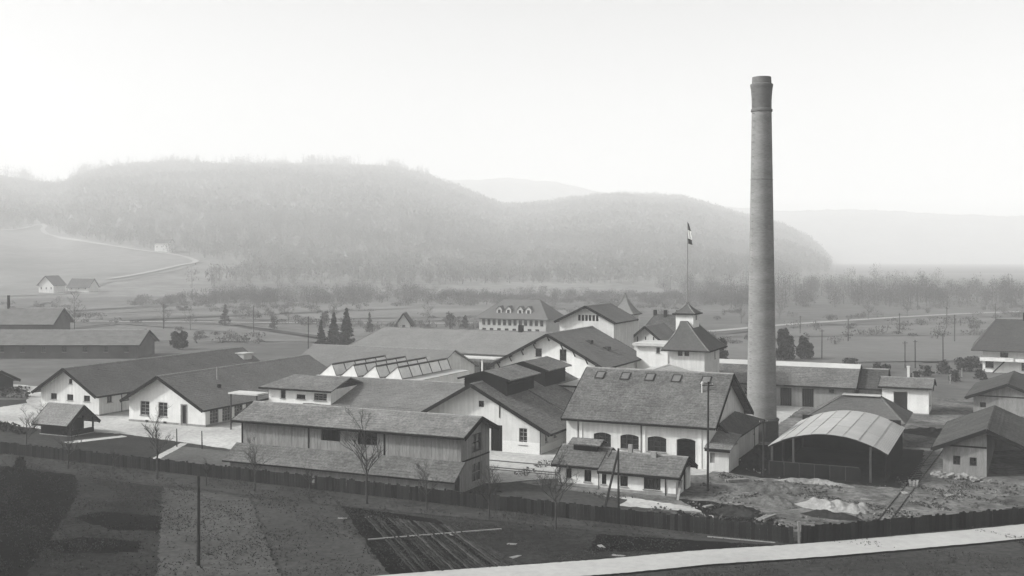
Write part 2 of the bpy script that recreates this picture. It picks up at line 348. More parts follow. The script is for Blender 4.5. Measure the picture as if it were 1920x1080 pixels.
def fill_openings(root, org, dx, nrm, ops):
    org, dx, nrm = Vector(org), Vector(dx), Vector(nrm); up = Vector((0, 0, 1))
    for o in ops:
        k = o.get('kind', 'win')
        s0, s1, z0, z1 = o['s0'], o['s1'], o['z0'], o['z1']; d = 0.14
        P = lambda s, z, dd=d: org + dx * s + up * z - nrm * dd
        if k == 'hole': continue
        fm = MATS[o.get('frame', 'grey_window_frame')]
        if k == 'win':
            m = MB(); t = min(0.09, (s1 - s0) * 0.12)
            nx, nz = o.get('grid', (2, 3))
            for i in range(nx + 1):
                s = s0 + (s1 - s0) * i / nx; w = t if i in (0, nx) else t * 0.7
                s = min(max(s, s0 + w / 2), s1 - w / 2); m.beam(P(s, z0), P(s, z1), w, 0.07, nrm)
            for j in range(nz + 1):
                z = z0 + (z1 - z0) * j / nz; w = t if j in (0, nz) else t * 0.7
                z = min(max(z, z0 + w / 2), z1 - w / 2); m.beam(P(s0 + 0.002, z, d + 0.004), P(s1 - 0.002, z, d + 0.004), 0.066, w, up)
            wo_ = m.build('window', fm, root)
            g = MB(); g.poly([P(s0, z0, d + 0.05), P(s1, z0, d + 0.05), P(s1, z1, d + 0.05), P(s0, z1, d + 0.05)]); g.build('pane', GLASS, wo_)
            if o.get('sill', True):
                sm = MB(); sm.beam(P(s0 - 0.08, z0 - 0.045, -0.03), P(s1 + 0.08, z0 - 0.045, -0.03), 0.16, 0.08, up); sm.build('sill', o.get('sillmat', GREYR), wo_)
        elif k == 'door':
            m = MB(); dm = o.get('mat', WOODD); n = max(2, int((s1 - s0) / 0.3))
            for i in range(n):
                a = s0 + (s1 - s0) * i / n + 0.01; b = s0 + (s1 - s0) * (i + 1) / n - 0.01
                m.beam(P((a + b) / 2, z0, d + 0.02 + 0.01 * (i % 2)), P((a + b) / 2, z1, d + 0.02 + 0.01 * (i % 2)), b - a, 0.05, nrm)
            dd = m.build('door', dm, root)
            h = MB(); h.beam(P(s0 + 0.15, (z0 + z1) / 2 - 0.05, d - 0.06), P(s0 + 0.15, (z0 + z1) / 2 + 0.1, d - 0.06), 0.04, 0.04, nrm); h.build('handle', IRON, dd)
            if o.get('surround'):
                f = MB(); fm = o['surround']
                for s in (s0 - 0.09, s1 + 0.09): f.beam(P(s, z0, -0.03), P(s, z1 + 0.15, -0.03), 0.16, 0.08, nrm)
                f.beam(P(s0 - 0.17, z1 + 0.08, -0.034), P(s1 + 0.17, z1 + 0.08, -0.034), 0.08, 0.16, up); f.build('door_surround', fm, dd)
def boards(root, org, dx, nrm, prof, ops, mat, pitch=0.36, zb=0.0, name='board'):
    org, dx, nrm = Vector(org), Vector(dx), Vector(nrm); up = Vector((0, 0, 1))
    L = prof[-1][0] - prof[0][0]; n = max(2, int(L / pitch)); w = L / n
    for i in range(n):
        s0 = prof[0][0] + i * w + 0.012; s1 = prof[0][0] + (i + 1) * w - 0.012; m = (s0 + s1) / 2
        zt = float(np.interp(m, [p[0] for p in prof], [p[1] for p in prof])) - 0.06; lo = zb
        t = 0.02 + random.uniform(0, 0.018); spans = []
        for o in sorted([o for o in ops if o['s0'] < s1 and o['s1'] > s0], key=lambda o: o['z0']):
            spans.append((lo, o['z0'])); lo = o['z1']
        spans.append((lo, zt))
        for z0, z1 in spans:
            if z1 - z0 > 0.05: MB().beam(org + dx * m + up * z0 + nrm * t / 2, org + dx * m + up * z1 + nrm * t / 2, s1 - s0, t, nrm).build(name, mat, root)
def slope(mb, e0, e1, r0, r1, th=0.16, course=0.42, step=0.022, seed=0):
    e0, e1, r0, r1 = map(Vector, (e0, e1, r0, r1))
    n = (e1 - e0).cross(r0 - e0).normalized()
    if n.z < 0: n = -n
    L = max((e1 - e0).length, (r1 - r0).length); S = (r0 - e0).length
    nc = max(2, int(S / course)); nl = max(2, int(L / 1.3)); i0 = len(mb.v); rr = random.Random(seed)
    und = [rr.uniform(-0.035, 0.035) for _ in range(nl + 1)]
    P = lambda u, t, h: e0.lerp(e1, u).lerp(r0.lerp(r1, u), t) + n * h
    rows = []
    for j in range(nc):
        for k, hh in ((j, step), (j + 1, 0.0)):
            row = []
            for i in range(nl + 1):
                u = i / nl; sag = -0.05 * math.sin(math.pi * u) * math.sin(math.pi * min(k / nc, 1)) if L > 6 else 0
                edge = 1 if 0 < i < nl else 0
                mb.v.append(tuple(P(u, k / nc, th + hh + (und[i] + rr.uniform(-0.008, 0.008)) * edge + sag))); row.append(len(mb.v) - 1)
            rows.append(row)
    for a, b in zip(rows[:-1], rows[1:]):
        for i in range(nl): mb.f.append((a[i], a[i + 1], b[i + 1], b[i]))
    mb.poly([e0, e1, r1, r0])                                    # soffit
    mb.poly([e0, e1, P(1, 0, th + step), P(0, 0, th + step)])
    mb.poly([e0, r0, P(0, 1, th), P(0, 0, th)]); mb.poly([e1, r1, P(1, 1, th), P(1, 0, th)])
def ridge_roof(root, axis, lo, hi, w0, zw0, ridge, zr, w1, zw1, mat, ov0=0.6, ov1=0.6, vo0=0.5, vo1=0.5, th=0.16, cap=True, capmat=None, barge=True, gutter=True, capw=0.2, name='roof', course=0.42):
    """ridge along axis from lo to hi; w0/w1 the wall lines across, zw their heights"""
    A = lambda along, across, z: (along, across, z) if axis == 'a' else (across, along, z)
    g0 = (zr - zw0) / (ridge - w0); g1 = (zr - zw1) / (w1 - ridge)
    l, h = lo - vo0, hi + vo1; E0, E1 = (w0 - ov0, zw0 - ov0 * g0), (w1 + ov1, zw1 - ov1 * g1)
    m = MB()
    slope(m, A(l, *E0), A(h, *E0), A(l, ridge, zr), A(h, ridge, zr), th, course, seed=random.random())
    slope(m, A(l, *E1), A(h, *E1), A(l, ridge, zr), A(h, ridge, zr), th, course, seed=random.random())
    ro = m.build(name, mat, root)
    if cap:
        c = MB(); k0, k1 = 1 / math.sqrt(1 + g0 * g0), 1 / math.sqrt(1 + g1 * g1)
        zt = zr + th * max(1 / k0, 1 / k1)
        for sgn, gg in ((-1, g0), (1, g1)):
            p = [A(l - 0.02, ridge, zt + 0.05), A(h + 0.02, ridge, zt + 0.05), A(h + 0.02, ridge + sgn * capw, zt - capw * gg + 0.06), A(l - 0.02, ridge + sgn * capw, zt - capw * gg + 0.06)]
            q = [(x, y, z - 0.07) for x, y, z in p]
            c.poly(p); c.poly([p[2], p[3], q[3], q[2]]); c.poly([p[0], p[3], q[3], q[0]]); c.poly([p[1], p[2], q[2], q[1]])
        c.build('ridge_cap', capmat or RIDGE, ro)
    if barge:
        for al in (l - 0.03, h + 0.03):
            b = MB()
            for (ac, z), gg in ((E0, g0), (E1, g1)):
                b.beam(A(al, ac, z - 0.02), A(al, ridge, zr - 0.02), 0.08, 0.42)  # board deepened and blackened to take in the overhang's shadow
            b.build('bargeboard', TRIM, ro)
    if gutter:
        for (ac, z), sg in ((E0, -1), (E1, 1)):
            t = MB(); t.beam(A(l + 0.05, ac + sg * 0.07, z), A(h - 0.05, ac + sg * 0.07, z), 0.15, 0.2); t.build('gutter', TRIM, ro)
    return ro
def O(s0, s1, z0, z1, kind='win', **k): return dict(s0=s0, s1=s1, z0=z0, z1=z1, kind=kind, **k)
def gable_building(name, label, a0, a1, b0, b1, axis, ridge, zr, zw0, zw1, wall=WHITE, roof=TILE, front=(), right=(), left=(), back=(), cat='building', group=None, planks=None, rz=None, wall_parts=('front', 'right', 'left', 'back'), pitch=0.36, base=0.0, **rk):
    """local x = a, y = b. ridge is given in world a or b; zw0/zw1 = wall heights at low/high side across the ridge."""
    X, Y = XY(a0, b0)
    root = thing(name, label, cat, (X, Y, base), -TH if rz is None else rz, group)
    la, lb = a1 - a0, b1 - b0; ops = dict(front=front, right=right, left=left, back=back)
    if axis == 'a':
        rp = ridge - b0; gp = [(0, zw0), (rp, zr), (lb, zw1)]; profs = dict(front=[(0, zw0), (la, zw0)], back=[(0, zw1), (la, zw1)], left=gp, right=gp)
    else:
        rp = ridge - a0; gp = [(0, zw0), (rp, zr), (la, zw1)]; profs = dict(front=gp, back=gp, left=[(0, zw0), (lb, zw0)], right=[(0, zw1), (lb, zw1)])
    fr = dict(front=((0, 0, 0), (1, 0, 0), (0, -1, 0)), right=((la, 0, 0), (0, 1, 0), (1, 0, 0)), left=((0, 0, 0), (0, 1, 0), (-1, 0, 0)), back=((0, lb, 0), (1, 0, 0), (0, 1, 0)))
    for s in wall_parts:
        m = MB(); o_, d_, n_ = fr[s]; wall_mesh(m, o_, d_, n_, profs[s], ops[s]); w = m.build('wall', wall, root)
        fill_openings(root, o_, d_, n_, ops[s])
        if planks and s in ('front', 'right'): boards(w, o_, d_, n_, profs[s], ops[s], planks, pitch)
    if axis == 'a': ridge_roof(root, 'a', 0, la, 0, zw0, rp, zr, lb, zw1, roof, **rk)
    else: ridge_roof(root, 'b', 0, lb, 0, zw0, rp, zr, la, zw1, roof, **rk)
    return root
def downpipe(root, x, y, z1, z0=0.1, r=0.06): MB().tube((x, y, z0), (x, y, z1), r, r, 6).build('downpipe', IRON, root)
def plinth(root, la, lb, z=0.35, mat=GREYR, t=0.05):
    m = MB(); m.box(-t, la + t, -t, 0, -0.15, z); m.box(la, la + t, 0.003, lb, -0.15, z); m.build('plinth', mat, root)
def hip_roof(root, x0, x1, y0, y1, ze, rx0, rx1, ry, zr, mat, th=0.14, name='roof', caps=True, capmat=None):
    m = MB()
    slope(m, (x0, y0, ze), (x1, y0, ze), (rx0, ry, zr), (rx1, ry, zr), th, seed=1); slope(m, (x0, y1, ze), (x1, y1, ze), (rx0, ry, zr), (rx1, ry, zr), th, seed=2)
    slope(m, (x0, y0, ze), (x0, y1, ze), (rx0, ry, zr), (rx0, ry + 0.01, zr), th, seed=3); slope(m, (x1, y0, ze), (x1, y1, ze), (rx1, ry, zr), (rx1, ry + 0.01, zr), th, seed=4)
    ro = m.build(name, mat, root)
    if caps:
        c = MB(); d = th + 0.05
        for p, q in (((x0, y0, ze), (rx0, ry, zr)), ((x1, y0, ze), (rx1, ry, zr)), ((x1, y1, ze), (rx1, ry, zr)), ((x0, y1, ze), (rx0, ry, zr)), ((rx0, ry, zr), (rx1, ry, zr))):
            c.beam((p[0], p[1], p[2] + d), (q[0], q[1], q[2] + d), 0.2, 0.1)
        c.build('ridge_cap', capmat or mat, ro)
    return ro
def box_walls(root, x0, x1, y0, y1, z, wall, front=(), right=(), left=(), zb=-0.15):
    for o_, d_, n_, L, ops in (((x0, y0, 0), (1, 0, 0), (0, -1, 0), x1 - x0, front), ((x1, y0, 0), (0, 1, 0), (1, 0, 0), y1 - y0, right), ((x0, y0, 0), (0, 1, 0), (-1, 0, 0), y1 - y0, left), ((x0, y1, 0), (1, 0, 0), (0, 1, 0), x1 - x0, ())):
        m = MB(); wall_mesh(m, o_, d_, n_, [(0, z), (L, z)], ops, zb); m.build('wall', wall, root); fill_openings(root, o_, d_, n_, ops)

# ------------------------------------------------------------------ the works, nearest buildings first
AR = dict(arch=0.22, grid=(3, 3), frame='dark_window_frame')
# wooden two-storey shed with a lean-to along its front
sh = gable_building('timber_shed', 'long weathered timber shed with pale roof and full-length lean-to behind the fence', -75.0, -48.6, 94.3, 100.6, 'a', 97.4, 6.9, 5.7, 5.65,
    WOOD, TILEL, planks=WOOD, pitch=0.40,
    front=[O(10.2, 12.5, 4.0, 5.3, 'hole'), O(14.6, 16.9, 3.9, 5.3, 'win', frame='dark_window_frame', grid=(3, 2), sill=False)],
    right=[O(2.4, 4.5, 3.5, 5.3, 'win', frame='dark_window_frame', grid=(2, 2), sill=False), O(2.4, 4.5, 0.5, 2.4, 'win', frame='grey_window_frame', grid=(2, 2), sill=False)],
    ov0=0.75, ov1=0.75, vo0=0.7, vo1=0.75, capmat=RIDGE)
m = MB(); slope(m, (-0.6, -2.35, 1.42), (26.9, -2.35, 1.42), (-0.6, 0.0, 2.95), (26.9, 0.0, 2.95), 0.12, 0.4, seed=4); lr = m.build('lean_to_roof', TILE, sh)
MB().beam((-0.6, -2.42, 1.45), (26.9, -2.42, 1.45), 0.1, 0.14).build('gutter', TRIM, lr)
for x, ops in ((0, []), (26.4, [O(0.35, 1.45, 0.0, 1.75, 'hole')])):
    m = MB(); o_, d_, n_ = (x, -1.75, 0), (0, 1, 0), ((1 if x else -1), 0, 0); wall_mesh(m, o_, d_, n_, [(0, 1.75), (1.75, 2.9)], ops, depth=0.1); m.build('lean_to_wall', WOODP, sh)
lw = MB(); lw.box(0, 26.4, -1.85, -1.75, -0.1, 1.7); lw = lw.build('lean_to_wall', WOODP, sh)
for i in range(12):
    x = 0.02 + i * 2.4
    if x < 26.3: MB().box(x, x + 0.12, -1.9, -1.853, 0, 1.62).build('post', WOOD, lw)
for x in (0.05, 8.6, 17.7): MB().box(x, x + 0.16, -0.075, -0.045, 3.05, 5.6).build('corner_post', WOODD, sh)
MB().beam((26.46, 0.1, 3.0), (26.46, 6.2, 3.0), 0.05, 0.14).build('girt', WOODD, sh)

# small white cottage with the stepped roof
c1 = gable_building('cottage', 'small low white cottage with stepped roof and rooftop ventilator in front of the hall', -41.5, -36.9, 101.9, 106.5, 'a', 104.2, 3.55, 2.35, 2.35, WHITE2, TILE,
    front=[O(0.8, 1.4, 0.75, 1.75, 'win', frame='dark_window_frame', grid=(2, 1)), O(2.75, 3.5, 0.55, 1.75, 'win', frame='dark_window_frame', grid=(2, 1))], ov0=0.6, ov1=0.6, vo0=0.5, vo1=0.35)
box_walls(c1, 4.6, 12.3, -0.6, 4.6, 2.15, WHITE2, front=[O(0.2, 0.7, 0.6, 1.6, 'win', frame='dark_window_frame', grid=(1, 1)), O(2.1, 2.9, 0.55, 1.6, 'win', frame='dark_window_frame', grid=(2, 1)), O(4.5, 6.2, 0.5, 1.65, 'win', frame='dark_window_frame', grid=(4, 1))],
          right=[O(0.9, 1.7, 0.6, 1.7, 'win', frame='dark_window_frame', grid=(2, 2)), O(2.7, 3.8, 0.0, 1.95, 'door')])
ridge_roof(c1, 'a', 4.6, 12.3, -0.6, 2.15, 1.9, 3.3, 4.6, 2.15, TILE, ov0=0.6, ov1=0.5, vo0=-0.02, vo1=0.55)
m = MB(); wall_mesh(m, (12.3, -0.6, 0), (0, 1, 0), (1, 0, 0), [(0, 2.15), (2.5, 3.3), (5.2, 2.15)], [], zb=2.14); m.build('gable', WOOD, c1)
v = MB(); v.box(1.0, 3.6, 1.55, 3.05, 2.9, 3.95); v = v.build('roof_ventilator', WOODD, c1)
m = MB(); slope(m, (0.6, 1.1, 3.93), (4.0, 1.1, 3.93), (0.6, 2.3, 4.38), (4.0, 2.3, 4.38), 0.1, seed=1); slope(m, (0.6, 3.5, 3.93), (4.0, 3.5, 3.93), (0.6, 2.3, 4.38), (4.0, 2.3, 4.38), 0.1, seed=2); m.build('ventilator_roof', TILEL, v)
MB().box(6.75, 7.15, 1.7, 2.1, 3.2, 4.25).build('chimney_stack', GREYR, c1)
MB().box(9.2, 9.75, 1.35, 1.75, 3.2, 3.75).build('chimney_stack', GREYR, c1)
MB().box(-0.06, 4.6, -0.06, 0.0, -0.1, 0.3).box(4.6, 12.36, -0.67, -0.603, -0.1, 0.3).build('plinth', GREYR, c1)
MB().beam((12.9, -2.1, 0.05), (12.62, 0.2, 1.5), 0.22, 0.07).build('leaning_plank', WOODP, c1)
downpipe(c1, 4.52, -0.67, 2.0); downpipe(c1, 11.3, -0.68, 1.9)

# the big hall with arched openings
hall = gable_building('machine_hall', 'large white hall with a broad tiled roof and four arched openings by the chimney', -46.2, -29.7, 115.8, 132.6, 'a', 123.2, 9.5, 5.0, 4.3, WHITE, TILE,
    front=[O(3.3, 5.35, 1.55, 3.2, 'win', **AR), O(6.45, 8.6, 1.55, 3.2, 'win', **AR), O(9.6, 11.75, 1.5, 3.2, 'win', **AR), O(12.9, 15.0, 0.0, 3.2, 'hole', arch=0.22)],
    right=[O(5.7, 6.7, 7.0, 8.2, 'win', grid=(2, 2), frame='dark_window_frame')], ov0=0.8, ov1=0.9, vo0=0.3, vo1=0.95)
for x in (1.6, 9.05, 15.35): MB().box(x, x + 0.35, -0.08, 0.0, 0, 4.95).build('pilaster', WHITE2, hall)
for x in (1.45, 8.9): downpipe(hall, x, -0.1, 4.6)
plinth(hall, 12.8, 0.0, 0.4)
for a in (-44.33, -41.22, -38.23, -35.05, -31.6):
    x = a + 46.2; f = MB(); z = lambda y: 9.5 - (7.4 - y) * 0.608 + 0.24
    f.beam((x - 0.5, 5.6, z(5.6)), (x - 0.5, 6.6, z(6.6)), 0.1, 0.16); f.beam((x + 0.5, 5.6, z(5.6)), (x + 0.5, 6.6, z(6.6)), 0.1, 0.16)
    f.beam((x - 0.55, 5.58, z(5.58)), (x + 0.55, 5.58, z(5.58)), 0.12, 0.16); f.beam((x - 0.55, 6.62, z(6.62)), (x + 0.55, 6.62, z(6.62)), 0.12, 0.16)
    s = f.build('skylight', FRAMED, hall); g = MB(); g.poly([(x - 0.45, 5.64, z(5.64) + 0.04), (x + 0.45, 5.64, z(5.64) + 0.04), (x + 0.45, 6.56, z(6.56) + 0.04), (x - 0.45, 6.56, z(6.56) + 0.04)]); g.build('pane', M('skylight_glass', 0.10, 0.2, 1, 3, 0.1, 0.3, spec=0.5), s)
vp = MB(); vp.tube((14.65, 4.2, 7.4), (14.65, 4.2, 8.85), 0.1, 0.1, 8); vp.tube((14.65, 4.2, 8.75), (14.65, 4.2, 9.0), 0.22, 0.06, 8); vp.build('vent_pipe', SHEETW, hall)

# annex on the gable end of the hall
an = thing('hall_annex', 'low white annex with dark lean-to roof between the hall and the chimney', 'building', (*XY(-29.66, 115.0), 0), -TH)
box_walls(an, 0.0, 2.3, 0.0, 4.55, 2.45, WHITE, front=[O(0.25, 0.8, 0.9, 2.0, 'door', mat=WOODP)])
box_walls(an, 0.01, 1.46, 4.56, 16.0, 2.65, WHITE, right=[O(2.6, 2.95, 1.7, 2.2, 'win', grid=(1, 1))])
box_walls(an, 0.02, 1.3, 16.01, 19.6, 2.75, WHITE2, right=[O(0.5, 1.0, 1.6, 2.2, 'win', grid=(1, 1))])
m = MB(); slope(m, (-0.3, -0.4, 2.42), (2.6, -0.4, 2.42), (-0.3, 4.75, 3.75), (2.6, 4.75, 3.3), 0.1, 0.45, seed=3); m.build('roof', TILEL, an)
m = MB(); slope(m, (1.9, 4.3, 2.75), (1.9, 20.0, 2.8), (0.03, 4.3, 4.3), (0.03, 12.2, 4.75), 0.14, 0.4, seed=5); rr_ = m.build('roof', TILED, an)
MB().beam((1.95, 4.25, 2.85), (0.03, 4.25, 4.4), 0.08, 0.26).build('bargeboard', TRIM, rr_)
MB().beam((1.98, 4.3, 2.8), (1.98, 20.0, 2.8), 0.13, 0.13).build('gutter', TRIM, rr_)
MB().box(-0.2, 2.5, -0.5, -0.36, 2.2, 2.5).build('fascia', TRIM, an)
downpipe(an, 1.55, 16.2, 2.7)

# factory chimney
ch = thing('factory_chimney', 'tall tapering brick factory chimney with flared sooty crown', 'chimney', (*XY(-28.6, 137.65), 0))
def shaft(z): return 1.84 + (1.22 - 1.84) * (z - 2.7) / (41.2 - 2.7)
MB().lathe([(shaft(z), z) for z in np.linspace(2.7, 41.1, 60)], 48, False).build('shaft', BRICKM, ch, True)
for z in (21.4, 32.5): MB().lathe([(shaft(z) + 0.004, z), (shaft(z) + 0.03, z + 0.02), (shaft(z) + 0.03, z + 0.09), (shaft(z) + 0.002, z + 0.11)], 48, False).build('iron_band', M('rusty_band', 0.17, 0.2, 1, 4, 0.2), ch)
cr = MB(); cr.lathe([(1.23, 41.0), (1.33, 41.1), (1.33, 41.35), (1.22, 41.45), (1.22, 42.2), (1.25, 43.0), (1.33, 43.9), (1.40, 44.25), (1.40, 44.5), (1.2, 44.6), (1.17, 45.4), (0.9, 45.4), (0.88, 44.0)], 48, False); cr.build('crown', SOOT, ch)
pl = MB(); pl.lathe([(2.12, -0.2), (2.12, 2.35), (2.22, 2.4), (2.22, 2.6), (2.0, 2.75), (1.8, 2.76)], 8, False); pl.build('plinth', M('plinth_brick', 0.06, 0.2, 0.4, 3, 0.2, 0.92, 0.3, 6, (1, 1, 3)), ch)
ld = MB(); t0 = R(-150)
for z in np.arange(3, 44, 0.9):
    r = (shaft(z) if z < 41 else 1.25); p = Vector((math.cos(t0), math.sin(t0), 0)); q = Vector((-p.y, p.x, 0))
    ld.beam(p * (r + 0.12) - q * 0.2 + Vector((0, 0, z)), p * (r + 0.12) + q * 0.2 + Vector((0, 0, z)), 0.03, 0.03); ld.beam(p * (r - 0.05) - q * 0.2 + Vector((0, 0, z)), p * (r + 0.12) - q * 0.2 + Vector((0, 0, z)), 0.03, 0.03)
ld.build('climbing_irons', IRON, ch)

# white gabled workshop with ridge ventilator (F) and its rear continuation
F = gable_building('gabled_workshop', 'white workshop with wide gable, louvred ridge ventilator and one tall window behind the timber shed', -65.0, -49.7, 116.3, 124.3, 'b', -58.0, 7.8, 3.9, 3.5, WHITE, M('f_tile', 0.125, 0.22, 0.28, 4.5, 0.4, 0.9, 0.35, 5, cell=0.14),
    front=[O(7.4, 8.1, 5.1, 5.85, 'win', grid=(2, 2), frame='dark_window_frame', sill=False), O(9.0, 10.5, 0.0, 3.1, 'door'), O(12.65, 13.7, 1.0, 2.95, 'win', grid=(2, 4))],
    right=[O(1.6, 2.2, 1.2, 2.2, 'win', grid=(1, 2)), O(4.2, 4.9, 1.4, 2.6, 'win', grid=(1, 2))], ov0=0.6, ov1=1.8, vo0=1.3, vo1=0.2)
MB().box(10.55, 15.3, -0.04, 0.0, -0.1, 1.35).box(15.3, 15.33, 0.003, 8, -0.1, 0.9).build('plinth', M('fresh_whitewash', 0.56, 0.05), F)
for x in (9.6, 11.2, 12.8, 14.3):
    z = 7.8 - (x - 7) * 0.518; MB().box(x - 0.08, x + 0.08, -1.2, -0.01, z - 0.3, z - 0.06).build('purlin_end', TRIM, F)
downpipe(F, 15.36, -0.05, 3.3); downpipe(F, 10.15, -0.05, 6.0, 4.0)
F2 = gable_building('rear_workshop', 'rear workshop roof with second louvred ventilator behind the gabled workshop', -65.5, -47.4, 124.5, 140.0, 'b', -57.6, 7.55, 3.7, 2.7, WHITE, MATS['f_tile'], ov0=0.5, ov1=0.4, vo0=-0.05, vo1=0.4, barge=False)
def ventilator(root, cx, y0, y1, ze, zt, hw, zb):
    b = MB(); b.box(cx - hw + 0.7, cx + hw - 0.7, y0 + 0.5, y1 - 0.5, zb, ze + 0.12)
    b.poly([(cx - hw + 0.7, y0 + 0.5, ze + 0.12), (cx + hw - 0.7, y0 + 0.5, ze + 0.12), (cx, y0 + 0.5, zt)]); vv = b.build('roof_ventilator', WOODD, root)
    n = int((y1 - y0 - 1) / 0.5)
    l = MB()
    for s in (-1, 1):
        for k in range(3): l.beam((cx + s * (hw - 0.66), y0 + 0.5, ze - 0.15 - k * 0.28), (cx + s * (hw - 0.66), y1 - 0.5, ze - 0.15 - k * 0.28), 0.12, 0.05)
    l.build('louvres', TRIM, vv)
    m = MB()
    for s in (-1, 1): slope(m, (cx + s * hw, y0, ze), (cx + s * hw, y1, ze), (cx, y0, zt), (cx, y1, zt), 0.12, 0.4, seed=s)
    r = m.build('ventilator_roof', MATS['f_tile'], vv)
    for y in (y0 - 0.03, y1 + 0.03):
        q = MB()
        for s in (-1, 1): q.beam((cx + s * hw, y, ze + 0.03), (cx, y, zt + 0.03), 0.06, 0.24)
        q.build('bargeboard', TRIM, r)
ventilator(F, 7.4, 1.3, 10.6, 8.15, 9.1, 3.5, 6.0)
ventilator(F2, 8.1, 4.2, 12.2, 8.25, 9.3, 3.6, 5.5)
ft = thing('flat_roofed_link', 'pale flat roofed link between the workshops and the hall', 'building', (*XY(-57.0, 133.4), 0), -TH)
box_walls(ft, 0, 9.5, 0, 8.0, 5.9, WHITE); MB().box(-0.3, 9.8, -0.4, 8.3, 5.92, 6.1).build('roof', SHEETW, ft); MB().box(-0.34, 9.84, -0.46, -0.402, 5.85, 6.08).build('fascia', TRIM, ft)

# roof E and white block B3
E_ = gable_building('low_workshop', 'low workshop with long plain tiled roof behind the timber shed', -83.4, -60.5, 118.5, 133.0, 'a', 126.0, 6.4, 4.1, 4.0, WHITE, M('mid_roof_tile', 0.125, 0.2, 0.28, 4.5, 0.38, 0.9, 0.3, 5), vo1=0.0, vo0=0.1, barge=False, gutter=False)
m = MB(); slope(m, (-0.1, -5.0, 2.565), (17.6, -5.0, 2.565), (-0.1, -0.62, 3.91), (17.6, -0.62, 3.91), 0.16, seed=2); m.build('lower_roof', MATS['mid_roof_tile'], E_)
MB().box(0.3, 17.3, -4.4, -4.2, -0.1, 2.7).build('front_wall', WHITE, E_)
B3 = thing('white_office_block', 'small white block with three windows under a low roof beside the low workshop', 'building', (*XY(-89.0, 117.5), 0), -TH)
box_walls(B3, 0, 9.7, 0, 7, 5.85, WHITE2, front=[O(1.9, 2.7, 4.4, 5.5, 'win', grid=(1, 2), frame='dark_window_frame'), O(4.4, 5.8, 4.45, 5.05, 'win', grid=(2, 1), frame='dark_window_frame'), O(7.1, 9.1, 4.4, 5.35, 'win', grid=(3, 3))])
m = MB(); slope(m, (-1.0, -0.8, 5.65), (10.3, -0.8, 5.65), (0.6, 4.8, 6.85), (9.6, 4.8, 6.85), 0.14, seed=2); slope(m, (-1.0, 8.0, 5.65), (10.3, 8.0, 5.65), (0.6, 4.8, 6.85), (9.6, 4.8, 6.85), 0.14, seed=9); b3r = m.build('roof', TILEL, B3)
MB().beam((-1.0, -0.86, 5.7), (10.3, -0.86, 5.7), 0.1, 0.22).build('gutter', TRIM, b3r)
MB().box(-5.4, -0.6, -1.6, 0.8, 4.75, 4.95).build('canopy', SHEETW, B3)
for x in (-5.2, -1.0): MB().box(x, x + 0.15, -1.4, -1.25, 0, 4.75).build('canopy_post', FRAMED, B3)

# the two long white-gabled sheds on the left
B2 = gable_building('gable_end_shed', 'nearer of the two long white gabled buildings, two windows and a door in its gable', -111.9, -98.5, 116.3, 150.0, 'b', -106.0, 6.5, 3.25, 2.5, WHITE2, M('b2_tile', 0.12, 0.16, 0.3, 4.5, 0.36, 0.9, 0.3, 5),
    front=[O(2.0, 3.65, 1.0, 2.95, 'win', grid=(2, 4)), O(5.25, 6.85, 1.0, 2.95, 'win', grid=(2, 4)), O(9.35, 10.1, 0.0, 2.75, 'door', surround=GREYR)],
    right=[O(s, s + 1.8, 0.25, 2.15, 'win', grid=(3, 4)) for s in (0.9, 3.45, 6.0, 8.5)], ov0=0.7, ov1=0.4, vo0=1.0, vo1=0.4)
MB().box(8.7, 9.28, -0.05, -0.012, 0.05, 2.75).build('door_leaf', WHITE2, B2)
for x in (3.0, 6.2): MB().box(x, x + 0.5, -0.09, -0.012, 0.12, 0.36).build('cellar_vent', TRIM, B2)
plinth(B2, 13.4, 33, 0.3)
MB().tube((8.4, 8.5, 4.9), (8.4, 8.5, 7.1), 0.16, 0.16, 8).build('vent_pipe', GREYR, B2)
MB().box(9.9, 10.3, 6.6, 7.0, 4.4, 4.9).build('roof_hatch', TRIM, B2)
B1 = gable_building('gable_end_shed', 'farther long white gabled building, three small windows in a row and one in the peak', -130.6, -119.2, 118.0, 157.0, 'b', -125.2, 6.6, 3.35, 3.05, WHITE, M('b1_tile', 0.1, 0.16, 0.3, 4.5, 0.36, 0.9, 0.3, 5),
    front=[O(5.55, 6.2, 4.4, 5.1, 'win', grid=(1, 1), frame='dark_window_frame')] + [O(s, s + 1.2, 1.98, 2.85, 'win', grid=(2, 1), frame='dark_window_frame') for s in (1.95, 5.2, 8.45)],
    right=[O(1.5, 2.5, 1.75, 2.75, 'win', grid=(2, 1), frame='dark_window_frame'), O(5.4, 6.6, 1.9, 2.8, 'win', grid=(2, 1), frame='dark_window_frame')], ov0=0.7, ov1=0.4, vo0=1.0, vo1=0.4)
downpipe(B1, 11.5, 4.3, 2.9); plinth(B1, 11.4, 38, 0.25)
dm = MB(); dm.box(5.9, 8.6, 36.0, 38.2, 4.6, 5.9); dm.box(5.7, 8.9, 35.8, 38.5, 5.9, 6.02); dm.build('dormer', SHEET, B1)

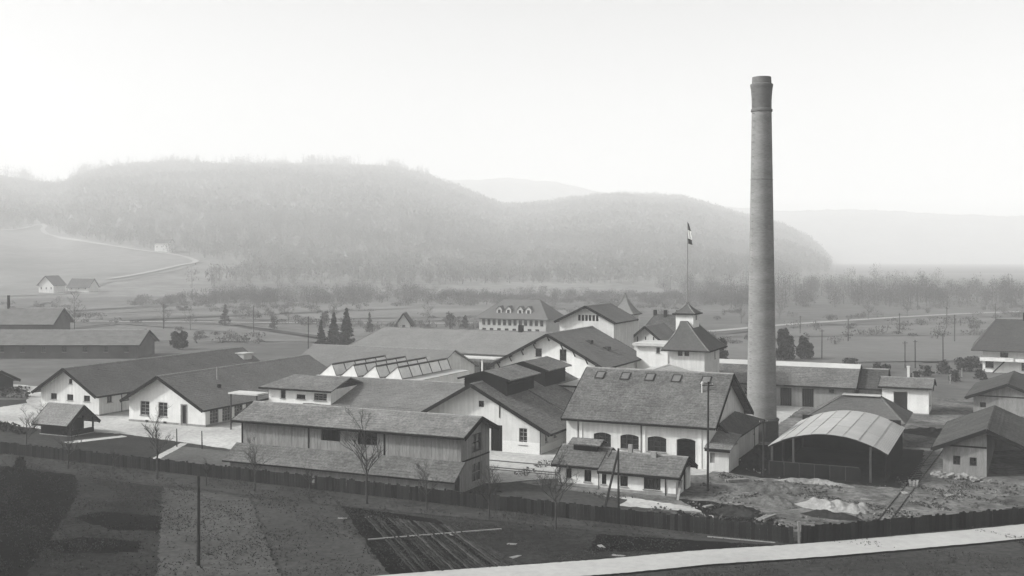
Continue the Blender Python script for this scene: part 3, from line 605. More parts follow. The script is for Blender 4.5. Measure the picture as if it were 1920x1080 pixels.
# sawtooth roof
sw = thing('sawtooth_hall', 'sawtooth roofed hall, four rows of north lights with white ends', 'building', (*XY(-94.2, 136.0), 0), -TH)
box_walls(sw, 0, 17.5, 0, 15.5, 5.2, WHITE2)
MB().box(-0.1, 17.6, -0.1, 15.6, 5.2, 5.3).build('roof_deck', SHEET, sw)
for i in range(4):
    x = 0.45 + i * 3.75
    for y0, y1, top in ((0, 15.0, 7.0),):
        t = MB()
        for y in (y0, y1): t.poly([(x, y, 5.3), (x + 2.9, y, 5.3), (x + 2.15, y, top)])
        t.poly([(x, y0, 5.3), (x, y1, 5.3), (x + 2.15, y1, top), (x + 2.15, y0, top)])
        tt = t.build('saw_tooth', WHITE2, sw)
        r = MB(); slope(r, (x - 0.05, y0 - 0.06, 5.33), (x - 0.05, y1 + 0.06, 5.33), (x + 2.2, y0 - 0.06, top + 0.03), (x + 2.2, y1 + 0.06, top + 0.03), 0.06, 0.6, seed=i); r.build('tooth_roof', TILEL, tt)
        for k in range(5):
            a = y0 + (y1 - y0) * k / 5 + 0.08; b = y0 + (y1 - y0) * (k + 1) / 5 - 0.08
            gq = MB(); P = lambda y, u: (x + 2.9 - 0.75 * u + 0.03, y, 5.3 + (top - 5.3) * u + 0.01)
            gq.poly([P(a, 0.06), P(b, 0.06), P(b, 0.9), P(a, 0.9)]); gq.build('pane', SKYGLASS, tt)
        br = MB()
        for k in range(6):
            y = y0 + (y1 - y0) * k / 5; br.beam((x + 2.95, y, 5.35), (x + 2.22, y, top + 0.05), 0.07, 0.07)
        br.beam((x + 2.25, y0, top + 0.08), (x + 2.25, y1, top + 0.08), 0.1, 0.1); br.build('glazing_bars', M('glazing_bar', 0.09, 0.2), tt)

# roofs behind
Cc = gable_building('long_rear_shed', 'long hazy tiled roof directly behind the sawtooth hall', -111.0, -84.0, 152.5, 168.0, 'a', 160.0, 7.35, 4.3, 4.3, WHITE, M('c_tile', 0.14, 0.1, 0.3, 3, 0.16), barge=False)
Dd = thing('rear_hall', 'rear hall with wide hipped roof and white canopy edge below it', 'building', (*XY(-116.5, 179.0), 0), -TH)
box_walls(Dd, 0, 39, 0, 17, 5.2, GREYR, front=[O(s, s + 2.2, 0.8, 3.6, 'win', grid=(4, 3), frame='dark_window_frame') for s in (17.5, 21, 24.5, 28)])
hip_roof(Dd, -0.8, 39.6, -0.8, 17.8, 5.1, 2.6, 39.6, 8.3, 8.7, M('d_tile', 0.15, 0.1, 0.3, 3, 0.16), caps=True)
MB().box(14.8, 33.4, -4.6, -0.9, 4.65, 4.85).build('canopy', SHEETW, Dd)
for x in (15.2, 24.2, 30.5): MB().box(x, x + 0.25, -4.3, -4.05, 0, 4.65).build('canopy_post', WHITE2, Dd)
MB().box(32.2, 33.0, 7.9, 8.7, 8.5, 10.0).build('chimney_stack', TRIM, Dd)

# tall white gable with brackets, the block above it, and the tower
Q = gable_building('tall_hall', 'tall white gabled hall with bracketed verge and two windows in the middle of the works', -73.2, -55.6, 153.4, 172.0, 'b', -64.0, 11.1, 6.25, 6.7, WHITE2, M('q_tile', 0.12, 0.12, 0.3, 3, 0.18),
    front=[O(6.9, 7.95, 7.65, 8.9, 'win', grid=(2, 2), frame='dark_window_frame'), O(10.9, 12.0, 7.15, 8.9, 'win', grid=(2, 3), frame='dark_window_frame')], ov0=1.0, ov1=0.9, vo0=1.0, vo1=0.5)
for x in (0.9, 2.9, 4.9, 6.9, 9.2, 11.4, 13.4, 15.4, 17.0):
    z = float(np.interp(x, [0, 9.2, 17.6], [6.25, 11.1, 6.7])); b = MB(); b.box(x - 0.1, x + 0.1, -0.92, -0.01, z - 0.3, z - 0.06); b.beam((x, -0.85, z - 0.28), (x, -0.05, z - 1.0), 0.14, 0.14); b.build('bracket', TRIM, Q)
for k, x in enumerate((12.2, 14.4)): MB().box(x, x + 0.9, 7.5 + k * 2, 8.7 + k * 2, 9.0 - k * 1.1, 9.75 - k * 1.1).build('roof_hatch', FRAMED, Q)
Rr_ = gable_building('upper_block', 'white upper block with six narrow gable windows rising behind the tall hall', -69.9, -60.2, 172.1, 182.5, 'b', -64.9, 14.55, 12.15, 12.15, WHITE, M('r_tile', 0.11, 0.12, 0.3, 3, 0.18),
    front=[O(3.35 + i * 0.64, 3.8 + i * 0.64, 12.1, 13.1, 'win', grid=(1, 2), frame='dark_window_frame', sill=False) for i in range(6)], ov0=0.6, ov1=0.6, vo0=0.9, vo1=0.6)
S = thing('turret_tower', 'white tower with flared pyramid roof, lantern and flagpole', 'tower', (*XY(-46.5, 158.0), 0), -TH)
TW, TD = 5.3, 9.0
box_walls(S, 0, TW, 0, TD, 9.1, WHITE, front=[O(1.25, 2.0, 8.15, 8.85, 'win', grid=(2, 1), frame='dark_window_frame', sill=False), O(2.25, 3.0, 8.15, 8.85, 'win', grid=(2, 1), frame='dark_window_frame', sill=False)], right=[O(6.0, 6.6, 7.4, 8.5, 'win', grid=(1, 2), frame='dark_window_frame')])
def flared(root, x0, x1, y0, y1, z0, z1, ix, iy, name, mat, curve=1.6, n=9, ov=1.0, dx=0.0):
    m = MB(); rings = []
    for k in range(n + 1):
        t = k / n; f = (1 - t) ** curve
        hx = ix + ((x1 - x0) / 2 + ov - ix) * f; hy = iy + ((y1 - y0) / 2 + ov - iy) * f; z = z0 + (z1 - z0) * t; cx, cy = (x0 + x1) / 2 + dx * t, (y0 + y1) / 2
        rings.append([(cx - hx, cy - hy, z), (cx + hx, cy - hy, z), (cx + hx, cy + hy, z), (cx - hx, cy + hy, z)])
    for a, b in zip(rings[:-1], rings[1:]):
        for i in range(4): m.poly([a[i], a[(i + 1) % 4], b[(i + 1) % 4], b[i]])
    m.poly(rings[0]); m.poly(rings[-1]); ro = m.build(name, mat, root)
    c = MB()
    for i in range(4):
        for a, b in zip(rings[:-1], rings[1:]): c.beam(a[i], b[i], 0.14, 0.12)
    c.build('hip_cap', TILEL, ro)
    e = MB(); r = rings[0]
    for i in range(4): e.beam(r[i], r[(i + 1) % 4], 0.1, 0.2)
    e.build('fascia', TRIM, ro); return ro
flared(S, 0, TW, 0, TD, 9.0, 13.2, 0.5, 2.2, 'roof', M('s_tile', 0.075, 0.14, 0.4, 3, 0.18), 1.25, dx=-1.1)
LX = TW / 2 - 1.15; lt = MB(); lt.box(LX - 1.35, LX + 1.35, TD / 2 - 1.7, TD / 2 + 1.7, 11.6, 14.25); lt = lt.build('lantern', WHITE2, S)
MB().box(LX + 1.352, LX + 1.37, TD / 2 - 0.4, TD / 2 + 0.4, 13.3, 14.0).build('lantern_window', GLASS, lt)
flared(lt, LX - 1.35, LX + 1.35, TD / 2 - 1.7, TD / 2 + 1.7, 14.25, 16.0, 0.08, 0.08, 'lantern_roof', MATS['s_tile'], 1.7, ov=0.4)
MB().tube((LX, TD / 2, 15.9), (LX, TD / 2, 28.2), 0.10, 0.05, 8).build('flagpole', FRAME, S)
fl = thing('flag', 'limp striped flag hanging at the top of the tower flagpole', 'flag', (*XY(-46.5 + LX, 158 + TD / 2), 0), -TH)
def cloth(z0, z1, w0, w1, seed):
    rr = random.Random(seed); m = MB(); n, k = 6, 8
    for f in (0, 1):
        pass
    pts = []
    for j in range(n + 1):
        t = j / n; row = []
        for i in range(k + 1):
            u = i / k; w = w0 + (w1 - w0) * t; row.append((0.06 + u * w, 0.13 * math.sin(u * 9 + t * 3 + seed) , z0 + (z1 - z0) * t - 0.25 * u))
        pts.append(row)
    for j in range(n):
        for i in range(k): m.poly([pts[j][i], pts[j][i + 1], pts[j + 1][i + 1], pts[j + 1][i]])
    return m
cloth(27.0, 28.1, 0.55, 0.15, 1).build('dark_upper_stripe', FLAGD, fl); cloth(25.7, 27.0, 0.6, 0.55, 1).build('white_middle_stripe', FLAGW, fl); cloth(24.9, 25.7, 0.75, 0.6, 1).build('dark_lower_stripe', FLAGD, fl)
lk = thing('balcony_link', 'small white link with flat pale roof between tall hall and tower', 'building', (*XY(-55.4, 169.5), 0), -TH)
box_walls(lk, 0, 5.2, 0, 6, 8.5, WHITE2, front=[O(3.3, 3.9, 7.4, 8.3, 'win', grid=(1, 1), frame='dark_window_frame')]); MB().box(-0.5, 5.6, -0.7, 6.3, 8.52, 8.95).build('roof', SHEETW, lk)
lk2 = thing('pale_low_roof', 'pale low metal roofs tucked between hall ridge and tower', 'building', (*XY(-52.5, 146.5), 0), -TH)
box_walls(lk2, 0, 12.5, 0, 9, 5.4, WHITE2); ridge_roof(lk2, 'b', 0, 9, 0, 5.4, 6.5, 6.9, 12.5, 5.4, SHEET, barge=False, capmat=SHEETW)

# right-hand side: long shed, white house, hipped store, barrel-roofed shelter, board sheds
K = gable_building('long_store', 'long store with bright ridge strip and dark doorways behind the chimney', -46.5, -21.6, 169.6, 179.0, 'a', 174.3, 6.2, 3.55, 3.5, GREYR, TILE,
    front=[O(s, s + 1.7, 0.1, 2.85, 'door') for s in (14.1, 17.4)] + [O(21.3, 22.1, 2.4, 3.0, 'win', grid=(2, 1), frame='dark_window_frame'), O(8.5, 9.6, 1.4, 2.6, 'win', grid=(2, 2))], ov0=0.6, ov1=0.6, vo1=0.5, capmat=SHEETW, capw=1.05)
K2 = gable_building('lower_store', 'small dark tiled store built against the end of the long store', -21.0, -17.6, 171.5, 179.0, 'a', 175.2, 5.6, 3.4, 3.4, GREYR, TILED, vo0=0.0, vo1=0.5, front=[O(0.8, 1.8, 0.3, 2.3, 'door')])
L_ = gable_building('white_lodge', 'small white house with a dark doorway and a tall thin chimney on a low roof', -17.4, -11.0, 168.5, 174.6, 'a', 171.6, 4.85, 3.95, 3.9, WHITE2, TILEL, front=[O(1.6, 3.5, 0.05, 3.2, 'hole')], right=[O(1.4, 2.2, 1.2, 2.5, 'win', grid=(1, 2))], ov0=0.5, ov1=0.5, vo0=0.5, vo1=0.6)
MB().box(3.2, 3.55, 3.0, 3.35, 4.8, 6.5).box(3.15, 3.6, 2.95, 3.4, 6.5, 6.7).build('chimney_stack', WHITE, L_); plinth(L_, 6.4, 6, 0.2)
Mm = thing('hipped_store', 'grey hipped roof store with bright ridge behind the curved shelter', 'building', (*XY(-23.0, 137.5), 0), -TH)
box_walls(Mm, 0.6, 10.4, 0.6, 9.4, 2.95, GREYR, front=[O(6.5, 8.2, 0, 2.4, 'hole')]); hip_roof(Mm, -0.4, 11.4, -0.4, 10.2, 2.9, 3.9, 8.0, 4.7, 5.5, M('m_tile', 0.10, 0.14, 0.4, 3, 0.2), capmat=TILEL)
MB().beam((3.6, 4.7, 5.68), (8.2, 4.7, 5.68), 1.5, 0.1).build('ridge_light', SHEETW, Mm)
N = thing('curved_roof_shelter', 'open shelter with a pale curved metal roof on posts', 'shelter', (*XY(-17.4, 115.8), 0), -TH)
RAD = (6.0 ** 2 + 1.65 ** 2) / (2 * 1.65); half = math.asin(6.0 / RAD)
def arc(t, r=0): return ((RAD + r) * math.sin(t), 4.62 - RAD + (RAD + r) * math.cos(t))
npan, nlen, DL = 8, 3, 18.7
for i in range(npan):
    for j in range(nlen):
        m = MB(); t0_, t1_ = -half + 2 * half * i / npan, -half + 2 * half * (i + 1) / npan; y0, y1 = DL * j / nlen, DL * (j + 1) / nlen + 0.08
        ks = 8; lift = 0.02 * ((i + j) % 2) + random.uniform(0, 0.006)
        for k in range(ks):
            ta, tb = t0_ + (t1_ - t0_) * k / ks + 0.0008, t0_ + (t1_ - t0_) * (k + 1) / ks
            ca, cb = 0.02 * math.sin(k * math.pi), 0.0
            (xa, za), (xb, zb) = arc(ta, lift), arc(tb, lift); (xc, zc), (xd, zd) = arc(ta, lift + 0.05), arc(tb, lift + 0.05)
            m.poly([(xa, y0, za), (xb, y0, zb), (xb, y1, zb), (xa, y1, za)]); m.poly([(xc, y0, zc), (xd, y0, zd), (xd, y1, zd), (xc, y1, zc)])
            m.poly([(xa, y0, za), (xb, y0, zb), (xd, y0, zd), (xc, y0, zc)])
        m.build('roof_sheet', SHEET, N)
for i in range(1, npan):
    t_ = -half + 2 * half * i / npan; xa, za = arc(t_, 0.085); MB().beam((xa, -0.02, za), (xa, DL, za), 0.07, 0.05, (math.sin(t_), 0, math.cos(t_))).build('roof_seam', M('seam_metal', 0.29, 0.2), N)
for y in (0.15, 6.2, 12.4, 18.4):
    m = MB()
    for k in range(16):
        (xa, za), (xb, zb) = arc(-half + 2 * half * k / 16, -0.12), arc(-half + 2 * half * (k + 1) / 16, -0.12); m.beam((xa, y, za), (xb, y, zb), 0.12, 0.18)
    m.build('arched_rib', WOODD, N)
    for x in ((-5.6, -3.4, 4.3) if y < 1 else (-5.6, 5.6)):
        zt = 4.62 - RAD + math.sqrt((RAD - 0.15) ** 2 - x * x)
        MB().box(x - 0.11, x + 0.11, y - 0.11, y + 0.11, 0, zt).build('post', M('shelter_post', 0.05, 0.2), N)
for k in range(6):
    x = -5.9 + k * 1.55; MB().box(x + 0.06, x + 1.5, -0.05, 0.0, 0.05, 1.45).build('side_panel', WOODD, N)
    MB().box(x, x + 0.06, -0.07, -0.01, 0, 1.5).build('panel_stile', M('panel_stile_wood', 0.05, 0.2), N)
MB().box(-5.9, 3.2, -0.07, -0.02, 1.452, 1.52).build('top_rail', MATS['panel_stile_wood'], N)
for x in (-5.75, 5.75): MB().box(x - 0.05, x + 0.05, 0.3, 18.4, 0.0, 3.0).build('back_boarding', WOODD, N)
MB().box(-5.6, 5.6, 18.45, 18.55, 0.0, 3.9).build('back_boarding', WOODD, N)

def board_shed(name, label, a0, b0, rz, wid, length, zl, zr, ops, planks, roofm, openright=False, ovl=1.0, vo=0.9):
    X, Y = XY(a0, b0); root = thing(name, label, 'shed', (X, Y, 0), -rz)
    fl_ = wid / 2 if openright else wid; gp = [(0, zl), (wid / 2, zr), (wid, zl)]; prof = gp[:2] if openright else gp
    for o_, d_, n_, pr, oo in (((0, 0, 0), (1, 0, 0), (0, -1, 0), prof, ops), ((0, 0, 0), (0, 1, 0), (-1, 0, 0), [(0, zl), (length, zl)], []), ((0, length, 0), (1, 0, 0), (0, 1, 0), gp, [])) + ((((fl_, 0.3, 0), (0, 1, 0), (1, 0, 0), [(0, zl if not openright else zr - 0.1), (length - 0.3, zl if not openright else zr - 0.1)], []),)):
        m = MB(); wall_mesh(m, o_, d_, n_, pr, oo, depth=0.12); w = m.build('wall', planks, root); fill_openings(root, o_, d_, n_, oo)
        if n_ == (0, -1, 0): boards(w, o_, d_, n_, pr, oo, planks, 0.3)
    MB().beam((0, -0.06, zl - 0.05), (fl_, -0.06, zl - 0.05), 0.06, 0.16).build('girt', WOODD, root)
    ridge_roof(root, 'b', 0, length, 0, zl, wid / 2, zr, wid, zl, roofm, ov0=ovl, ov1=ovl, vo0=vo, vo1=0.6, capmat=roofm)
    if openright:
        for y in (0.0, 4.5, 9.0, 13.5):
            MB().box(wid - 0.15, wid + 0.05, y, y + 0.2, 0, zl).build('post', WOODD, root)
    return root
board_shed('board_shed', 'nearest grey board shed at the right edge, two small windows and an open dark bay', -6.69, 124.0, R(26.1), 8.5, 18.5, 3.1, 4.95, [O(1.0, 1.7, 1.05, 2.0, 'win', frame='dark_window_frame', grid=(2, 2), sill=False), O(2.6, 3.3, 1.05, 1.95, 'win', frame='dark_window_frame', grid=(2, 2), sill=False)], WOODP, TILED, True)
board_shed('board_shed', 'farther grey board shed at the right edge with one small window', -5.2, 173.0, R(27.2), 9.2, 18.0, 2.75, 4.55, [O(0.9, 1.7, 1.0, 1.75, 'win', frame='dark_window_frame', grid=(2, 1), sill=False)], WOODP, TILED)

# chalet at the right edge
Pc = thing('chalet', 'big chalet with steep dark hipped roof and white balcony at the right edge', 'house', (*XY(-5.4, 236.0), 0), -TH)
box_walls(Pc, 0, 16, 0, 13, 4.3, WHITE2, front=[O(0.5, 2.0, 0.9, 2.2, 'win', frame='dark_window_frame'), O(7.0, 10.5, 0.6, 2.4, 'win', grid=(4, 2), frame='dark_window_frame'), O(3.2, 4.6, 2.9, 4.0, 'win', frame='dark_window_frame')])
hip_roof(Pc, -2.0, 18.0, -2.0, 15, 4.3, 2.4, 13.6, 6.5, 10.0, M('p_tile', 0.06, 0.14, 0.3, 2, 0.2))
MB().box(-0.5, 5.6, -1.8, -0.01, 2.35, 3.05).build('balcony', WHITE2, Pc); MB().box(5.7, 16, -1.6, -0.01, 2.3, 2.9).build('balcony', WHITE2, Pc)
MB().beam((1.8, -1.5, 0.0), (4.0, -0.3, 2.3), 0.25, 0.15).build('stair', TRIM, Pc); MB().box(7.3, 7.9, 6.2, 6.8, 9.6, 11.6).build('chimney_stack', TRIM, Pc)

# pavilion by the left lawn
Pv = thing('garden_pavilion', 'small dark open pavilion with grey saddle roof on the left lawn', 'pavilion', (*XY(-114.2, 103.2), 0), -TH)
for x0, x1, y0, y1, z in ((0, 3.3, 0, 0.1, 1.75), (0, 0.1, 0.1, 3.8, 1.75), (0.1, 3.3, 3.7, 3.8, 1.75), (3.3, 5.2, 0, 0.1, 0.95), (5.1, 5.2, 0.1, 3.8, 0.75)): MB().box(x0, x1, y0, y1, 0, z).build('wall', WOODD, Pv)
for x in (0.06, 3.35, 5.1):
    for y in (0.06, 3.74): MB().box(x - 0.09, x + 0.09, y - 0.09, y + 0.09, 0, 2.05).build('post', WOODD, Pv)
ridge_roof(Pv, 'a', 0, 5.1, 0, 2.0, 1.9, 3.6, 3.8, 2.0, M('pavilion_tile', 0.15, 0.18, 0.35, 4.5, 0.4), ov0=0.8, ov1=0.8, vo0=0.7, vo1=0.35, capw=0.12)
MB().box(-0.15, 5.35, -0.15, 3.95, -0.1, 0.08).build('floor_slab', STONE, Pv)

# houses farther off
T = thing('hipped_house', 'dark hipped roof house with chimneys just left of the tower', 'house', (*XY(-66.6, 205.0), 0), -TH)
box_walls(T, 0, 9, 0, 9, 6.6, GREYR, front=[O(4.0, 5.0, 4.2, 5.6, 'win', frame='dark_window_frame'), O(6, 7, 4.2, 5.6, 'win', frame='dark_window_frame')]); hip_roof(T, -0.6, 9.6, -0.6, 9.6, 6.6, 2.0, 6.4, 4.5, 11.2, TILED)
for x, y in ((2.0, 4.5), (4.2, 4.2), (6.6, 4.6)): MB().box(x - 0.3, x + 0.3, y - 0.25, y + 0.25, 10.6, 12.3).build('chimney_stack', TRIM, T)
T2 = gable_building('timbered_house', 'small house with timbered gable between upper block and dark hipped house', -63.5, -57.2, 190.0, 200.0, 'b', -60.4, 10.2, 7.6, 7.6, WHITE, MATS['d_tile'], vo0=0.6)
for x in (1.6, 3.1, 4.6): MB().box(x - 0.1, x + 0.1, -0.04, -0.005, 7.0, 8.4).build('timber', TRIM, T2)
GREYV = M('villa_render', 0.34, 0.12)
U = thing('villa', 'far white villa with broad hipped roof and four dormers', 'house', (*XY(-141.0, 285.0), 0), -TH)
box_walls(U, 0, 21, 0, 12, 5.0, GREYV, front=[O(1.0 + i * 1.66, 2.0 + i * 1.66, 3.1, 4.7, 'win', frame='dark_window_frame', grid=(2, 1)) for i in range(12)] + [O(1.0 + i * 2.4, 2.2 + i * 2.4, 0.6, 2.2, 'win', frame='dark_window_frame', grid=(2, 1)) for i in range(8)])
hip_roof(U, -1.0, 22.0, -1.0, 13.0, 4.9, 5.2, 16.6, 6.0, 10.2, M('u_tile', 0.095, 0.1, 0.3, 3, 0.1))
for i, x in enumerate((6.0, 8.9, 12.6, 15.2)):
    d = gable = MB(); d.box(x - 0.85, x + 0.85, 1.0, 3.5, 6.2, 7.6); d.poly([(x - 0.85, 0.999, 7.6), (x + 0.85, 0.999, 7.6), (x, 0.999, 8.5)]); dd_ = d.build('dormer', GREYV, U)
    r = MB(); 
    for s in (-1, 1): r.poly([(x + s * 1.1, 0.8, 7.45), (x, 0.8, 8.65), (x, 4.6, 8.65), (x + s * 1.1, 3.6, 7.45)])
    r.build('dormer_roof', MATS['u_tile'], dd_); MB().box(x - 0.4, x + 0.4, 0.96, 0.99, 6.5, 7.5).build('dormer_window', GLASS, dd_)
sp = thing('steep_roof_house', 'far house with one steep pointed roof above the upper block', 'house', (*XY(-84.5, 240.0), 0), -TH); box_walls(sp, 0, 5, 0, 5, 9.5, WHITE); flared(sp, 0, 5, 0, 5, 9.5, 14.4, 0.1, 0.1, 'roof', MATS['d_tile'], 1.7, ov=0.5)
def simple_house(label, X, Y, w, d, ze, zr, wall, roof, rz=0.0, base=0.0, nwin=3, axis='a', name='house', cat='house', group=None):
    root = thing(name, label, cat, (X, Y, base), rz, group); front = [O(w * (i + 0.5) / nwin - 0.45, w * (i + 0.5) / nwin + 0.45, ze * 0.45, ze * 0.45 + 1.2, 'win', frame='dark_window_frame', grid=(2, 2)) for i in range(nwin)]
    gp = [(0, ze), ((w if axis == 'b' else d) / 2, zr), ((w if axis == 'b' else d), ze)]
    for o_, d_, n_, pr, oo in (((0, 0, 0), (1, 0, 0), (0, -1, 0), gp if axis == 'b' else [(0, ze), (w, ze)], front), ((w, 0, 0), (0, 1, 0), (1, 0, 0), gp if axis == 'a' else [(0, ze), (d, ze)], []), ((0, 0, 0), (0, 1, 0), (-1, 0, 0), gp if axis == 'a' else [(0, ze), (d, ze)], []), ((0, d, 0), (1, 0, 0), (0, 1, 0), gp if axis == 'b' else [(0, ze), (w, ze)], [])):
        m = MB(); wall_mesh(m, o_, d_, n_, pr, oo, zb=-2.0); m.build('wall', wall, root); fill_openings(root, o_, d_, n_, oo)
    if axis == 'a': ridge_roof(root, 'a', 0, w, 0, ze, d / 2, zr, d, ze, roof, ov0=0.8, ov1=0.8, vo0=0.8, vo1=0.8, course=0.8)
    else: ridge_roof(root, 'b', 0, d, 0, ze, w / 2, zr, w, ze, roof, ov0=0.8, ov1=0.8, vo0=0.8, vo1=0.8, course=0.8)
    return root
hz_ = lambda x, y: float(hill_main(np.array(float(x)), np.array(float(y))))
simple_house('long low dark brick works building at the far left edge', -140, 245, 56, 12, 3.3, 5.9, M('dark_brick_wall', 0.07, 0.4, 0.2), M('far_tile', 0.13, 0.2), 0.0, 0, 12, name='low_works_building', cat='building')
lw2 = simple_house('dark works building with a thin stack behind the low far left works', -150, 285, 30, 12, 5.5, 9.0, MATS['dark_brick_wall'], MATS['far_tile'], 0.0, 0, 6, name='low_works_building', cat='building')
MB().tube((16, 6, 8), (16, 6, 12.5), 0.4, 0.35, 10).build('smoke_stack', TRIM, lw2)
simple_house('low grey roofed shed left of the farther gabled building', -114, 186, 26, 9, 1.6, 3.4, WOODD, MATS['far_tile'], R(-10), 0, 4, name='low_shed', cat='shed')
simple_house('white farmhouse with steep roof at the foot of the left hill', -274, 633, 10, 10, 5.2, 10, WHITE, TILED, R(-15), hz_(-268, 636), 3, 'b', name='farmhouse')
simple_house('small farm building right of the white farmhouse', -263, 648, 14, 9, 3.0, 7.5, WHITE, TILED, R(-15), hz_(-256, 652), 3, name='barn', cat='barn')
simple_house('faint pale house by the hairpin of the hill road', -322, 985, 14, 10, 8, 11, WHITE, TILED, R(-10), hz_(-315, 989), 3, name='hill_house')
simple_house('tiny white gabled house between far poles left of the villa', -33.5, 320, 3.6, 6, 3.6, 6.2, WHITE2, TILED, 0.0, 0, 1, 'b', name='garden_house')


# ------------------------------------------------------------------ fences
def fence(name, label, p0, p1, h, n, pitch_post=2.6):
    p0, p1 = Vector((*p0, 0)), Vector((*p1, 0)); d = (p1 - p0); L = d.length; d.normalize(); ang = math.atan2(d.y, d.x)
    root = thing(name, label, 'fence', p0, ang)
    w = L / n; shapes = []
    for k in range(6):
        rr = random.Random(k); hh = h * rr.uniform(0.94, 1.05); t = rr.uniform(0.02, 0.035)
        shapes.append(MB().box(0.008, w - 0.008, -t, 0, 0.04, hh).mesh('board', FENCE))
    for i in range(n):
        if random.random() < 0.012: continue
        o = link('board', random.choice(shapes), root); o.location = (i * w, random.uniform(-0.012, 0.012), 0); o.rotation_euler = (0, random.uniform(-0.012, 0.012), 0)
    pm = MB().box(-0.07, 0.07, 0.05, 0.19, 0, h * 1.06).mesh('post', WOODD)
    for i in range(int(L / pitch_post) + 1): o = link('post', pm, root); o.location = (min(i * pitch_post, L), 0, 0)
    for z in (0.35, h - 0.3): MB().beam((0, 0.04, z), (L, 0.04, z), 0.05, 0.09).build('rail', WOODD, root)
    return root
fence('board_fence', 'long dark board fence along the front of the works', XY(-118, 91.3), XY(-15.9, 88.65), 1.35, 300)
fence('board_fence', 'dark board fence right of the gap along the gravel road', XY(-15.2, 89.1), XY(6.0, 108.4), 1.4, 84)
gp = thing('gate_post', 'thin pale gate post in the fence gap above the road', 'post', (*XY(-15.5, 88.85), 0)); MB().box(-0.08, 0.08, -0.08, 0.08, 0, 1.75).build('post', WOODP, gp); MB().box(-0.11, 0.11, -0.11, 0.11, 1.75, 1.82).build('cap', WOODP, gp)

# ------------------------------------------------------------------ poles
def pole(label, X, Y, h, r=0.13, arms=1, name='utility_pole', group=None, strut=None, cat='pole'):
    root = thing(name, label, cat, (X, Y, 0), random.uniform(-0.4, 0.4), group)
    MB().tube((0, 0, -0.2), (random.uniform(-.05, .05), 0, h), r, r * 0.72, 8).build('shaft', POLEM, root)
    for k in range(arms):
        z = h - 0.35 - 0.5 * k; a = MB().beam((-0.55, 0, z), (0.55, 0, z), 0.07, 0.08).build('crossarm', POLEM, root)
        for x in (-0.45, 0.45): MB().tube((x, 0, z + 0.04), (x, 0, z + 0.22), 0.045, 0.035, 6).build('insulator', STONE, a)
    if strut: MB().tube((strut[0], strut[1], 0), (0, 0, h - 0.1), 0.12, 0.10, 8).build('strut', POLEM, root)
    return root
pole('thick bare dark pole standing alone in the foreground turf', *XY(-54.85, 63.99), 6.7, 0.14, 0)
pole('tall pole rising in front of the hall corner', *XY(-27.1, 105.18), 10.7, 0.12, 1)
pa = pole('braced pole with slanting strut in front of the cottage', *XY(-31.85, 92.34), 5.9, 0.12, 0, strut=(-1.2, 0.6))
pole('short pole beside the curved shelter and chimney', *XY(-23.63, 114.6), 6.0, 0.11, 1)
for i, (X, Y, h) in enumerate(((-40.3, 131.5, 3.0), (-36.9, 130.2, 2.9))):
    pole(('left', 'right')[i] + ' of two short dark posts on the grey lawn by the timber shed', X, Y, h * 0.75, 0.08, 0, 'lawn_post', cat='post')
MP = []
for X, Y, h in ((69.6, 245.6, 6.5), (90.6, 294.7, 6.1), (115.3, 325.2, 6.0), (80.7, 224.5, 5.5), (82.8, 224.5, 5.8), (88.5, 224.5, 7.1), (119.3, 294.7, 7.2), (85.7, 325.2, 5.2), (140, 352, 6.5), (168, 380, 6.5), (60.5, 280, 6)):
    MP.append((X / Y, X, Y, h))
ORD = ('first', 'second', 'third', 'fourth', 'fifth', 'sixth', 'seventh', 'eighth', 'ninth', 'tenth', 'eleventh')
for i, (_, X, Y, h) in enumerate(sorted(MP)):
    pole('thin meadow pole, %s from the left right of the chimney' % ORD[i], X, Y, h, 0.13, 1, group='poles across the meadow')
for X, Y, h in ((-50.2, 269.4, 8.1), (-78, 330, 8.0), (-110, 345, 7.9)):
    pole({8.1: 'thin far pole just left of the three spruces', 8.0: 'middle thin far pole behind the left sheds', 7.9: 'leftmost thin far pole behind the left sheds'}[h], X, Y, h, 0.13, 1, group='far poles behind the left sheds')

